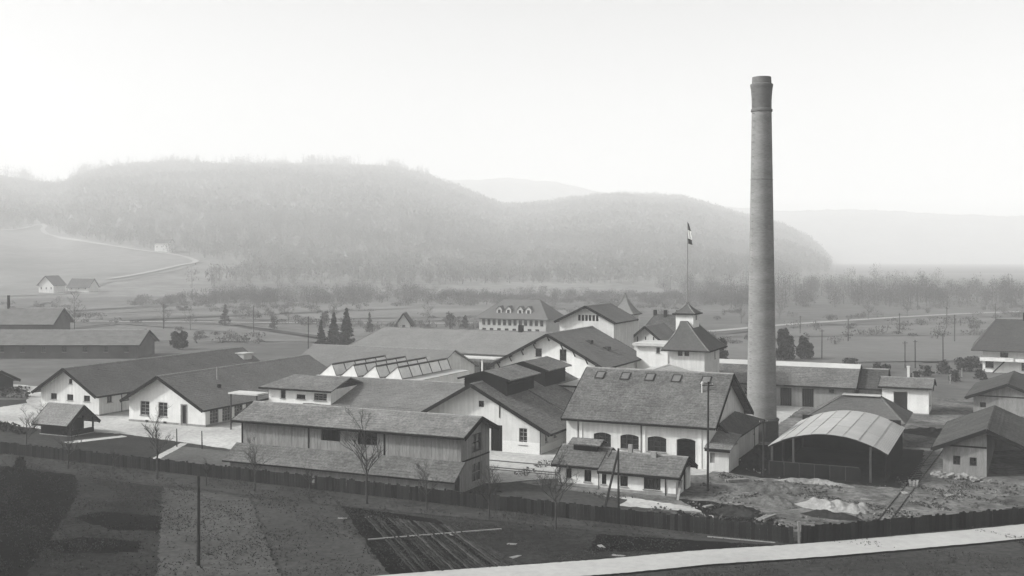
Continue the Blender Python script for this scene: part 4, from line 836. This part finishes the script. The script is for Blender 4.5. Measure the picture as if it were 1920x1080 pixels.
# ------------------------------------------------------------------ bare trees along the fence
def bare_tree(name, label, X, Y, h, seed, spread=0.45, clear=0.35, group=None, depth=4, parent_cat='tree'):
    rr = random.Random(seed); root = thing(name, label, parent_cat, (X, Y, 0), rr.uniform(0, 6), group); tr, tw = MB(), MB()
    def grow(p, d, L, r, lev):
        n = 3 if lev < 2 else 2; q = p
        for k in range(n):
            d = (d + Vector((rr.uniform(-1, 1), rr.uniform(-1, 1), rr.uniform(-0.3, 0.6))) * 0.13).normalized(); q2 = q + d * L / n
            (tr if lev < 2 else tw).tube(q, q2, r * (1 - 0.25 * k / n), r * (1 - 0.25 * (k + 1) / n), 6 if lev < 2 else 3, False); q = q2
            if lev < depth and (lev > 0 or k > 0 or True):
                for _ in range(2 if lev else 0):
                    if rr.random() < 0.75:
                        t = rr.uniform(0, 2 * math.pi); s = Vector((math.cos(t), math.sin(t), rr.uniform(0.1, 0.9))).normalized()
                        grow(q, (d * (1 - spread) + s * spread * 1.4).normalized(), L * rr.uniform(0.45, 0.65), r * 0.5, lev + 1)
        if lev < depth:
            for _ in range(3 if lev == 0 else 2):
                t = rr.uniform(0, 2 * math.pi); s = Vector((math.cos(t), math.sin(t), rr.uniform(0.3, 1.0))).normalized()
                grow(q, (d * (1 - spread) + s * spread * 1.3).normalized(), L * rr.uniform(0.5, 0.75), r * 0.6, lev + 1)
    L0 = h * clear; p = Vector((0, 0, -0.1)); r0 = 0.035 + h * 0.008
    tr.tube(p, (0, 0, L0), r0 * 1.2, r0, 7, False)
    for k in range(4):
        z = L0 + (h * 0.55 - L0) * k / 4
        tr.tube((0, 0, z), (0, 0, z + (h * 0.55 - L0) / 4), r0 * (1 - 0.15 * k), r0 * (0.85 - 0.15 * k), 6, False)
        for _ in range(2):
            t = rr.uniform(0, 6.28); grow(Vector((0, 0, z)), Vector((math.cos(t) * spread * 1.6, math.sin(t) * spread * 1.6, 0.9)).normalized(), h * rr.uniform(0.2, 0.3), r0 * 0.5, 2)
    grow(Vector((0, 0, h * 0.55)), Vector((0, 0, 1)), h * 0.28, r0 * 0.5, 1)
    tr.build('trunk', BARK, root); tw.build('crown', TWIG, root); return root
TR = [(-56.57, 127.43, 5.0, 'slim bare tree left of the pavilion near the left edge'), (-47.84, 117.88, 4.6, 'bare sapling before the pavilion at the left end of the fence'), (-41.96, 115.0, 2.6, 'short bare sapling beside the dark lawn outside the fence'),
      (-36.42, 112.26, 6.8, 'tall slender bare sapling outside the fence below the white gable'), (-30.51, 109.14, 2.6, 'small bare sapling behind the thick foreground pole'), (-25.08, 106.67, 5.0, 'bare tree outside the fence at the left end of the timber shed'),
      (-19.12, 103.17, 3.0, 'thin staked sapling between two bare trees before the shed'), (-13.47, 101.18, 8.0, 'tallest bare fence tree before the middle of the timber shed'), (-7.67, 98.23, 4.2, 'spreading bare tree before the right half of the timber shed'),
      (-2.0, 95.25, 4.4, 'bare tree just right of the timber shed outside the fence'), (3.68, 92.09, 6.0, 'wide crowned bare tree before the cottage')]
for i, (X, Y, h, lab) in enumerate(TR): bare_tree('bare_tree', lab, X, Y, h, 11 + i, 0.5, 0.32 if h > 3 else 0.5, 'bare trees along the fence', 4 if h > 3 else 3)
bare_tree('bare_tree', 'small dark round tree by the left yard beside the pavilion', -62.5, 145.5, 3.2, 77, 0.6, 0.3, None, 4)

# ------------------------------------------------------------------ leafy masses: batches of small faces
def leaf_batch(cent, rad, n, size, seed, flat=0.6, upright=0.0, hollow=0.35):
    """cent (k,3) crown centres, rad (k,3) radii -> n small triangles in each"""
    r = np.random.default_rng(seed); k = len(cent)
    d = r.normal(size=(k, n, 3)); d /= np.linalg.norm(d, axis=2, keepdims=True)
    c = cent[:, None, :] + d * (hollow + (1 - hollow) * r.random((k, n, 1)) ** 0.6) * rad[:, None, :]
    s = size * (0.6 + 0.8 * r.random((k, n, 1)))
    u = r.normal(size=(k, n, 3)); w = r.normal(size=(k, n, 3)); w[..., 2] += upright * np.sign(r.random((k, n)) - 0.2) * 2.5
    u /= np.linalg.norm(u, axis=2, keepdims=True); w /= np.linalg.norm(w, axis=2, keepdims=True)
    asp = 1.0 - 0.75 * min(upright, 1)
    V = np.stack([c - u * s * asp - w * s * flat, c + u * s * asp - w * s * flat, c + w * s], 2).reshape(-1, 3)
    return V, np.arange(len(V)).reshape(-1, 3)
def leafy_tree(name, label, X, Y, h, w, mat, seed, conifer=False, group=None, n=900, base=0.0, cat='tree'):
    rr = np.random.default_rng(seed); root = thing(name, label, cat, (X, Y, base), 0, group)
    MB().tube((0, 0, -0.2), (0, 0, h * (0.9 if conifer else 0.55)), 0.05 * w + 0.05, 0.03, 7).build('trunk', BARK, root)
    if conifer:
        lev = np.linspace(0.06, 0.97, 15); cs, rs = [], []
        for t in lev:
            R0 = w / 2 * (1 - t) ** 0.85
            for k in range(int(4 + 7 * (1 - t))):
                a = rr.uniform(0, 6.28); cs.append((math.cos(a) * R0 * 0.6, math.sin(a) * R0 * 0.6, h * t + rr.uniform(-.2, .2))); rs.append((R0 * 0.5 + .05, R0 * 0.5 + .05, h * 0.035 + .06))
        V, Fc = leaf_batch(np.array(cs), np.array(rs), max(6, n // len(cs)), 0.13 + w * 0.022, seed, 0.7, 0, 0.1)
    else:
        cs, rs = [], []
        for k in range(22):
            d = rr.normal(size=3); d /= np.linalg.norm(d); d[2] = abs(d[2]) * 1.1 - 0.35
            tz = rr.uniform(0.12, 0.8); fw = (1 - 0.55 * max(0, tz - 0.3)) if tz > 0.3 else 1.0; cs.append((d[0] * w * 0.27 * fw, d[1] * w * 0.27 * fw, h * tz)); q = rr.uniform(0.16, 0.25) * w * fw; rs.append((q, q, h * 0.17))
        V, Fc = leaf_batch(np.array(cs), np.array(rs), n // 22, 0.12 + w * 0.03, seed)
    V[:, 2] = np.maximum(V[:, 2], 0.02)
    np_mesh('crown', V, Fc, mat, root); return root
for lab, X, h, w in (('left and shortest of three dark spruces behind the sawtooth hall', -48.2, 6.6, 3.2), ('middle of three dark spruces behind the sawtooth hall', -45.0, 8.6, 4.6), ('right and tallest of three dark spruces behind the sawtooth hall', -41.8, 9.8, 5.2)):
    leafy_tree('spruce_tree', lab, X, 277 + X * 0.02, h, w, CONIFER, int(X * -10), True, 'three spruces', 3200)
leafy_tree('evergreen_tree', 'larger dark evergreen just right of the chimney', 60.4, 241.8, 7.6, 5.2, CONIFER, 3, False, None, 4500); leafy_tree('evergreen_tree', 'smaller dark evergreen right of the larger one by the chimney', 65.6, 245.6, 5.4, 4.6, CONIFER, 4, False, None, 3600)
leafy_tree('evergreen_tree', 'dark evergreen bush between tower and chimney', 44.5, 236, 5.6, 6.4, CONIFER, 5, False, None, 3000)
leafy_tree('evergreen_tree', 'dark pointed evergreen above the farther gabled shed roof', -86, 254.9, 6.2, 4.2, CONIFER, 6, False, None, 2600); leafy_tree('evergreen_tree', 'dark broad evergreen right of the pointed one', -82, 269.4, 5.4, 5.6, CONIFER, 8, False, None, 2600)
for i, (X, Y, h, w) in enumerate(((-43.0, 330, 6, 3), (-34, 340, 3.4, 3), (-19.5, 345, 6.2, 4.5), (-15, 350, 4, 4), (-60, 350, 6, 4), (-75, 345, 5, 4), (-95, 362, 7, 5), (15, 352, 5, 4), (24, 365, 6, 5))):
    leafy_tree('garden_tree', 'small hazy tree in the gardens behind the rear hall', X, Y, h, w, SHRUB, 40 + i, i % 3 == 0, 'hazy garden trees', 500)
for i, (X, Y, h) in enumerate(((-134, 335, 11), (-112, 352, 8), (-150, 360, 9), (-100, 340, 7), (-168, 345, 9), (-76, 372, 7), (-62, 380, 8), (-30, 390, 7), (129, 396, 6.5), (98, 400, 6), (150, 415, 6), (175, 440, 6.5), (78, 372, 6), (52, 372, 7), (200, 462, 7))):
    bare_tree('valley_tree', 'hazy bare tree standing on the valley floor', X, Y, h, 300 + i, 0.6, 0.22, 'hazy bare valley trees', 4)
for i, (X, Y, h, w) in enumerate(((66, 214, 2.2, 3.4), (70.5, 211, 2.6, 3.2), (74, 216, 1.8, 3), (79, 209, 2.3, 3.6), (84, 213, 2.9, 3.4), (90, 218, 3.2, 5), (75, 203, 1.8, 2.4), (81, 200, 2.4, 2.6), (87, 203, 2.2, 3), (70, 226, 2, 5), (95, 226, 2.5, 6))):
    leafy_tree('garden_shrub', 'low dark shrub in the gardens left of the chalet', X, Y, h, w, SHRUB, 70 + i, False, 'shrubs in the chalet gardens', 420, cat='shrub')
for i, (X, Y) in enumerate(((68, 205), (71.5, 207), (76.5, 206), (82.4, 205), (85.6, 208), (73, 199), (79, 197), (89, 206))):
    o = MB().box(-0.09, 0.09, -0.09, 0.09, 0, 1.6).box(-0.13, 0.13, -0.13, 0.13, 1.6, 1.68).build('garden_post', STONE); o.location = (X, Y, 0); tag(o, 'short pale post among the shrubs left of the chalet', 'post', 'pale garden posts')
def hedge(label, p0, p1, h, w, seed, mat=SHRUB):
    p0, p1 = Vector((*p0, 0)), Vector((*p1, 0)); L = (p1 - p0).length; n = int(L / 0.9); rr = np.random.default_rng(seed)
    root = thing('hedge', label, 'hedge', p0, math.atan2(p1.y - p0.y, p1.x - p0.x))
    cs = np.array([(i * 0.9, rr.uniform(-.2, .2), h * 0.5 * rr.uniform(0.8, 1.15)) for i in range(n)]); rs = np.array([(0.8, w / 2, h * 0.55)] * n)
    V, Fc = leaf_batch(cs, rs, 40, 0.22, seed); V[:, 2] = np.maximum(V[:, 2], 0.02); np_mesh('foliage', V, Fc, mat, root)
    st = MB()
    for i in range(n): st.tube((i * 0.9, 0, -0.1), (i * 0.9 + rr.uniform(-.2, .2), rr.uniform(-.2, .2), h * 0.6), 0.04, 0.02, 4)
    st.build('stems', BARK, root)
hedge('dark hedge left of the farther gabled building', (-118, 181), (-77, 177), 2.0, 2.2, 5)
hedge('low dark hedge by the pavilion at the left edge', XY(-125, 104.5), XY(-115.5, 101.5), 1.1, 1.2, 6)
hedge('dark weedy scrub along the bank by the fence gap', XY(-26, 92.5), XY(-17.5, 90.8), 0.8, 1.4, 7)
leafy_tree('shrub', 'dark bush on the tilled plot near the left edge', *XY(-96.5, 84.3), 1.6, 1.7, SHRUB, 91, False, None, 500, cat='shrub')

# ------------------------------------------------------------------ woods
def wood(name, pts, hts, wid, n, size, seed, mat, upright=0.6, hollow=0.2):
    pts = np.asarray(pts, float); hts = np.asarray(hts); wid = np.asarray(wid)
    c = pts + np.stack([0 * hts, 0 * hts, hts * 0.52], 1); rad = np.stack([wid / 2, wid / 2, hts * 0.5], 1)
    V, Fc = leaf_batch(c, rad, n, size, seed, 0.6, upright, hollow)
    k = len(pts); r = np.random.default_rng(seed + 1); off = (hts * 0.012 + 0.08)[:, None] * np.array([[1, 0, 0]]); lean = np.stack([r.normal(0, .4, k), 0 * hts, 0 * hts], 1)
    T = np.stack([pts - off, pts + off, pts + np.stack([0 * hts, 0 * hts, hts * 0.92], 1) + lean], 1).reshape(-1, 3); off2 = off[:, [1, 0, 2]]
    T2 = np.stack([pts - off2, pts + off2, pts + np.stack([0 * hts, 0 * hts, hts * 0.92], 1) + lean], 1).reshape(-1, 3)
    A = np.concatenate([V, T, T2]); return struct(np_mesh(name, A, np.arange(len(A)).reshape(-1, 3), mat), 'stuff')
r = np.random.default_rng(21)
K_ = 26000; Y = 620 + 2200 * r.random(K_) ** 0.8; X = (r.uniform(-0.62, 0.33, K_)) * Y; Z = hill_main(X, Y)
CLEAR = HILL_MEADOW[:6] + [(-215, 915), (-205, 842), (-205, 640), (-205, 560), (-520, 560)]; ok = (Z > 3.0) & ~inside(X, Y, CLEAR); X, Y, Z = X[ok], Y[ok], Z[ok]; hts = r.uniform(15, 23, len(X)) * np.clip(0.7 + 0.25 * tri_noise(X, Y, 120, 3), 0.6, 1.25)
near = Y < 1350; P3 = np.stack([X, Y, Z], 1)
wood('beech_forest', P3[~near], hts[~near], (hts * 0.75)[~near], 24, 2.0, 5, WOODS, 0.7)
wood('beech_forest', P3[near], hts[near], (hts * 0.7)[near], 80, 1.0, 6, WOODS, 0.9)
# sparse tall trees against the sky on the ridge
NR = 2000; pxr = r.uniform(-250, 790, NR); pxr = pxr + 9 * np.sin(pxr / 11.0) + 14 * np.sin(pxr / 37.0); yr_ = np.interp(pxr, [0, 700, 1300, 1600], [2650, 2700, 2850, 3000]) + r.uniform(-70, 60, NR); xr = (pxr - 960) / 2050 * yr_; zr_ = hill_main(xr, yr_)
wood('ridge_trees', np.stack([xr, yr_, zr_], 1), (r.uniform(24, 42, NR) + 12 * (pxr < 60)) * np.where(np.sin(pxr / 23.0) + r.normal(0, .5, NR) > -0.5, 1, 0.6), r.uniform(8, 16, NR), 50, 1.9, 9, WOODS, 1.0)
K2_ = 520; X = r.uniform(95, 420, K2_); Y = 480 + (X - 95) * 0.12 + r.random(K2_) ** 1.3 * 260; wood('valley_woodland', np.stack([X, Y, 0 * X], 1), r.uniform(7, 17, K2_) * np.clip(0.8 + 0.3 * tri_noise(X, Y, 33, 2), 0.45, 1.3), r.uniform(6, 12, K2_), 300, 0.42, 31, M('valley_wood', 0.06, 0.4, 0.03, 0.3, 0.3), 0.9)
K3_ = 420; X = r.uniform(-175, 120, K3_); Y = r.uniform(500, 640, K3_); Z = np.maximum(hill_main(X, Y), 0); ok = ~inside(X, Y, HILL_MEADOW)
wood('valley_woodland', np.stack([X, Y, Z], 1)[ok], (r.uniform(3, 9, K3_) * np.clip(0.8 + 0.35 * tri_noise(X, Y, 40, 6), 0.4, 1.3))[ok], r.uniform(5, 10, K3_)[ok], 260, 0.4, 33, MATS['valley_wood'], 0.9)

K7 = 1500; u_ = r.uniform(-0.5, 0.5, K7); Y = r.uniform(285, 520, K7); X = u_ * Y; keep = tri_noise(X, Y, 26, 9) + 0.6 * tri_noise(X, Y, 9, 4) + r.normal(0, .3, K7) > 0.45
for pts_, hw in ((far_pts, 5), ([(-190, 388), (-142, 383), (-73, 375), (-20, 372), (20, 380)], 4)):
    for p, q in zip(pts_[:-1], pts_[1:]):
        p, q = np.array(p), np.array(q); e = q - p; t = np.clip(((X - p[0]) * e[0] + (Y - p[1]) * e[1]) / (e @ e), 0, 1); keep &= np.hypot(X - p[0] - t * e[0], Y - p[1] - t * e[1]) > hw
X, Y = X[keep], Y[keep]; wood('valley_scrub', np.stack([X, Y, 0 * X], 1), r.uniform(0.7, 3.0, len(X)), r.uniform(2, 7, len(X)), 90, 0.3, 55, MATS['valley_wood'], 0.7)
# ------------------------------------------------------------------ heaps, track, odds and ends in the right-hand yard
def heap(name, label, a, b, rx, ry, h, mat, seed, cat='heap'):
    rr = random.Random(seed); m = MB(); n, k = 34, 12; X, Y = XY(a, b); ph = [rr.uniform(0, 6) for _ in range(6)]
    for j in range(k + 1):
        t = j / k
        for i in range(n):
            u = 2 * math.pi * i / n; q = (1 - t) * (1 + 0.18 * math.sin(2 * u + ph[0]) + 0.10 * math.sin(3 * u + ph[1]) + 0.05 * math.sin(7 * u + ph[2]) + rr.uniform(-.04, .04))
            x, y = rx * q * math.cos(u), ry * q * math.sin(u); bump = 0.22 * math.sin(x * 2.1 + ph[3]) * math.cos(y * 2.7 + ph[4]) + 0.12 * math.sin(x * 5 + y * 4 + ph[5]) + rr.uniform(-.07, .07)
            z = h * (math.sin(min(1, t * 1.25) * math.pi / 2) ** 1.3) * (1 + bump) if j else -0.05
            m.v.append((x, y, z))
    for j in range(k):
        for i in range(n): m.f.append((j * n + i, j * n + (i + 1) % n, (j + 1) * n + (i + 1) % n, (j + 1) * n + i))
    o = m.build(name, mat); o.location = (X, Y, 0.05); o.rotation_euler = (0, 0, -TH + rr.uniform(-.25, .25)); return tag(o, label, cat)
heap('sand_heap', 'pale sand heap left of the small one in the right yard', -15.2, 102.6, 2.6, 1.5, 0.7, SANDM, 1); heap('sand_heap', 'small pale sand heap by the rails', -12.7, 102.4, 1.5, 1.0, 0.6, SANDM, 2)
heap('rubble_heap', 'long grey rubble heap in front of the curved shelter', -18.2, 113.2, 3.4, 0.8, 0.4, M('pale_rubble', 0.16, 0.4, 0.8, 4, 0.4, 0.95, 0.7, 6), 3); heap('rubble_heap', 'rough grey rubble heap near the tall pole', -21.6, 107.6, 3.2, 1.6, 0.7, RUBBLE, 4)
heap('earth_heap', 'dark earth heap in the middle of the right yard', -20.2, 102.4, 2.6, 1.5, 0.6, RUBBLE, 5); heap('earth_heap', 'dark earth bank above the fence gap', -22.4, 97.2, 2.6, 1.4, 0.55, SOIL2, 6)
heap('earth_heap', 'dark earth mound in the hollow by the pale sand heaps', -14.6, 99.2, 2.4, 1.0, 0.45, SOIL2, 7); heap('black_heap', 'low black coal heap right of the white lodge', -8.2, 150.5, 5.0, 2.6, 0.7, BLACKG, 8)
heap('black_heap', 'black heap between annex and curved shelter', -25.6, 121.0, 1.9, 4.0, 1.3, BLACKG, 9)
trk = thing('narrow_gauge_track', 'narrow gauge rails running past the pale sand heaps', 'track', (*XY(-10.6, 99.8), 0), -TH - R(3.2))
for x in (0, 0.95): MB().box(x - 0.035, x + 0.035, 0, 46, 0.05, 0.13).build('rail', M('worn_rail', 0.045, 0.1, rough=0.5), trk)
slm = MB().box(-0.35, 1.3, -0.09, 0.09, 0.0, 0.07).mesh('sleeper', YARDG)
for i in range(46): o = link('sleeper', slm, trk); o.location = (0, 0.5 + i, 0)
trk2 = thing('yard_track', 'rails set in the pale yard before the gabled workshop', 'track', (*XY(-56, 106.0), 0), -TH)
for y in (0, 1.1, 4.6): MB().box(0, 17, y - 0.06, y + 0.06, 0.03, 0.13).build('rail', M('rusty_rail', 0.09, 0.1, rough=0.6), trk2)
lp = thing('stone_pile', 'loose row of pale stones and offcuts before the nearest board shed', 'pile', (*XY(-7.6, 122.2), 0), -TH)
sh_ = []
for k in range(5):
    rr = random.Random(k); m = MB(); m.box(-0.5, 0.5, -0.22, 0.22, 0, 0.3); m.v = [(x * rr.uniform(.7, 1.2), y * rr.uniform(.7, 1.2), z * rr.uniform(.6, 1.2)) for x, y, z in m.v]; sh_.append(m.mesh('stone', STONE))
for i in range(44):
    o = link('stone', random.choice(sh_), lp); x = i * 0.125 + random.uniform(-.2, .2); o.location = (x, random.uniform(-0.6, 0.5) - x * 0.22, 0.06 + random.uniform(0, 0.35) * (i % 3 == 0)); o.rotation_euler = (random.uniform(-.5, .5), random.uniform(-.4, .4), random.uniform(0, 3)); o.scale = [random.uniform(0.5, 0.9)] * 3
def plank_at(label, p, q, w=0.2, mat=WOODP, name='plank', z=0.1):
    (x0, y0), (x1, y1) = p, q; m = MB().beam((0, 0, z), (x1 - x0, y1 - y0, z), w, 0.08); o = m.build(name, mat); o.location = (x0, y0, 0.05); return tag(o, label, 'plank')
plank_at('long pale pole lying across the vegetable bed', XY(-47.24, 75.3), XY(-38.92, 82.87), 0.16, STONE, 'fallen_pole')
plank_at('short pale plank lying on the dark yard patch', XY(-24.2, 94.8), XY(-22.9, 93.4), 0.28, STONE); plank_at('short plank propped near the dark scrub by the fence gap', XY(-20.4, 93.4), XY(-19.9, 92.2), 0.22, STONE)
plank_at('grey plank lying left of the fence gap scrub', XY(-21.6, 92.6), XY(-20.6, 92.2), 0.25, WOODP); plank_at('thin pale rail lying below the fence near the gap', XY(-22.6, 87.6), XY(-17.2, 88.0), 0.1, WOODP)
for i, (a, b, s) in enumerate(((-53.2, 80.6, .5), (-51.4, 82.0, .45), (-42.0, 79.8, .6), (-36.2, 79.0, .5), (-34.4, 75.8, .6), (-29.5, 81.3, .55), (-27.4, 79.4, .6), (-25.4, 98.6, .7), (-9.5, 112.0, .6), (-12.5, 107.5, .6), (-5.5, 112.5, .7))):
    o = link('pale_stone_slab', sh_[i % 5]); o.location = (*XY(a, b), 0.06); o.scale = (s * 1.6, s * 1.5, s * 0.5); o.rotation_euler = (0, 0, i); tag(o, 'pale flat stone lying loose on dark ground', 'stone', 'loose pale stones')
for i, (a, b, n, rz, lab) in enumerate(((-25.6, 110.6, 5, 0.3, 'small stack of grey planks between the tall pole and the curved shelter'), (-9.0, 116.5, 6, 1.2, 'stack of pale planks beside the rails right of the curved shelter'), (-19.6, 96.0, 4, 0.9, 'jumbled grey timbers above the fence gap'))):
    tk = thing('timber_stack', lab, 'timber', (*XY(a, b), 0.05), rz); rr = random.Random(i)
    for k in range(n): MB().beam((-1.1 + rr.uniform(-.2, .2), (k % 3) * 0.3 - 0.3, 0.1 + 0.14 * (k // 3)), (1.1 + rr.uniform(-.2, .2), (k % 3) * 0.3 - 0.3 + rr.uniform(-.15, .15), 0.1 + 0.14 * (k // 3)), 0.22, 0.11).build('timber', (WOODP, WOOD)[k % 2], tk)
# furrows of the vegetable bed
bed = [o for o in COL.objects if o.name == 'vegetable_bed'][0]
P0, P1, Q0, Q1 = (Vector((*XY(*p), 0)) for p in ((-52.2, 82.6), (-39.0, 68.6), (-43.0, 82.3), (-33.4, 73.2)))
for i in range(26):
    t = i / 25; A_, B_ = P0.lerp(Q0, t), P1.lerp(Q1, t); m = MB(); n = 26; rr = random.Random(i)
    if i in (2, 5, 6, 13, 20): continue
    d = (B_ - A_).normalized(); sd = Vector((-d.y, d.x, 0)); w = 0.11
    for k in range(n + 1):
        p = A_.lerp(B_, k / n) + sd * rr.uniform(-.05, .05); hh = 0.10 * rr.uniform(0.1, 1.3) if 0 < k < n else 0.02
        for q, z in ((-w, 0.03), (-0.06, hh), (0.06, hh), (w, 0.03)): m.v.append((p.x + sd.x * q, p.y + sd.y * q, PZ + z))
    for k in range(n):
        for j in range(3): m.f.append((k * 4 + j, k * 4 + j + 1, k * 4 + 5 + j, k * 4 + 4 + j))
    m.build('furrow', (SOIL2, SOIL2, TURF2, SOIL2)[i % 4], bed)
# tufts of winter grass over the foreground
r = np.random.default_rng(77); K4 = 110000; a = r.uniform(-120, 8, K4); b = r.uniform(46, 91.5, K4); X = a * CT + b * ST; Y = -a * ST + b * CT
road_c = np.array(road_pts); dist = np.full(K4, 99.0)
for i in range(len(road_c) - 1):
    p, q = road_c[i], road_c[i + 1]; d = q - p; t = np.clip(((X - p[0]) * d[0] + (Y - p[1]) * d[1]) / (d @ d), 0, 1); dist = np.minimum(dist, np.hypot(X - p[0] - t * d[0], Y - p[1] - t * d[1]))
clump = tri_noise(X, Y, 2.3, 8) + 0.7 * tri_noise(X, Y, 0.9, 2); ok = (dist > 2.25) & (clump > r.normal(0.1, 0.8, K4)) & (np.abs(X) < 0.5 * Y)
X, Y = X[ok], Y[ok]; base = np.stack([X, Y, 0 * X + 0.08], 1); s = r.uniform(0.06, 0.17, len(X))
def tufts(base, s, seed, mat, name):
    r = np.random.default_rng(seed); k = len(base); out = []
    for _ in range(3):
        t = r.uniform(0, 6.28, k); off = np.stack([np.cos(t), np.sin(t), 0 * t], 1); lean = r.normal(0, 0.5, (k, 3)); lean[:, 2] = 0
        out.append(np.stack([base - off * s[:, None] * 0.35, base + off * s[:, None] * 0.35, base + (lean + np.array([0, 0, 0.8])) * s[:, None]], 1))
    V = np.concatenate(out).reshape(-1, 3); return struct(np_mesh(name, V, np.arange(len(V)).reshape(-1, 3), mat), 'stuff')
sel = r.random(len(base)) < 0.6
tufts(base[sel], s[sel], 1, GRASSM, 'grass'); tufts(base[~sel], s[~sel] * 0.8, 2, TURF2, 'dead_weeds')
K5 = 20000; a = r.uniform(-48, 6, K5); b = r.uniform(90, 122, K5); X = a * CT + b * ST; Y = -a * ST + b * CT
ok = (tri_noise(X, Y, 2.6, 4) + 0.6 * tri_noise(X, Y, 1.0, 6) > 0.55) & ~((a > -46) & (a < -28) & (b > 99.5)) & ~((a > -24) & (a < -11) & (b > 114)) & ~((a > -8) & (b > 122)); base = np.stack([X, Y, 0 * X + 0.08], 1)[ok]
tufts(base, r.uniform(0.08, 0.22, len(base)), 3, GRASSM, 'yard_weeds')

# loose stones and clods over the right-hand yard
K6 = 2600; a = r.uniform(-30, 6, K6); b = r.uniform(90.5, 123, K6); cl = tri_noise(a * 1.0, b * 1.0, 1.9, 12)
ok = (cl > 0.2) & ~((a < -28.5) & (b > 99)) & ~((a > -24) & (a < -11) & (b > 114.6)) & ~((a > -8) & (b > 122.5)) & (b > 89.5 + np.maximum(0, (a + 15.5) * 0.92)); a, b = a[ok], b[ok]; X, Y = a * CT + b * ST, -a * ST + b * CT; k = len(X)
oct_ = np.array([(1, 0, 0), (0, 1, 0), (-1, 0, 0), (0, -1, 0), (0, 0, 0.8), (0, 0, -0.5)]); of = np.array([(0, 1, 4), (1, 2, 4), (2, 3, 4), (3, 0, 4), (1, 0, 5), (2, 1, 5), (3, 2, 5), (0, 3, 5)])
sz = r.uniform(0.05, 0.2, (k, 1, 1)) * (0.7 + 0.6 * r.random((k, 6, 3))); t = r.uniform(0, 6.28, k); ca, sa = np.cos(t)[:, None], np.sin(t)[:, None]; V = oct_[None] * sz
V = np.stack([V[..., 0] * ca - V[..., 1] * sa, V[..., 0] * sa + V[..., 1] * ca, V[..., 2]], -1) + np.stack([X, Y, 0 * X + 0.1], 1)[:, None, :]
pale = r.random(k) < 0.12
for msk, mt, nm in ((pale, STONE, 'loose_stones'), (~pale, RUBBLE, 'loose_clods')):
    n_ = int(msk.sum()); struct(np_mesh(nm, V[msk].reshape(-1, 3), (of[None] + 6 * np.arange(n_)[:, None, None]).reshape(-1, 3), mt), 'stuff')


# ------------------------------------------------------------------ haze
hz = MB(); hz.box(-4700, 4700, -300, 6000, -1.0, 345)
hm_ = bpy.data.materials.new('valley_haze'); hm_.use_nodes = True
nt = hm_.node_tree; nt.nodes.clear()
ho = nt.nodes.new('ShaderNodeOutputMaterial'); hv = nt.nodes.new('ShaderNodeVolumePrincipled')
hv.inputs['Color'].default_value = (0.97, 0.97, 0.965, 1); hv.inputs['Density'].default_value = 0.0005; hv.inputs['Anisotropy'].default_value = 0.0
nt.links.new(hv.outputs[0], ho.inputs['Volume'])
struct(hz.build('haze', hm_), 'stuff')
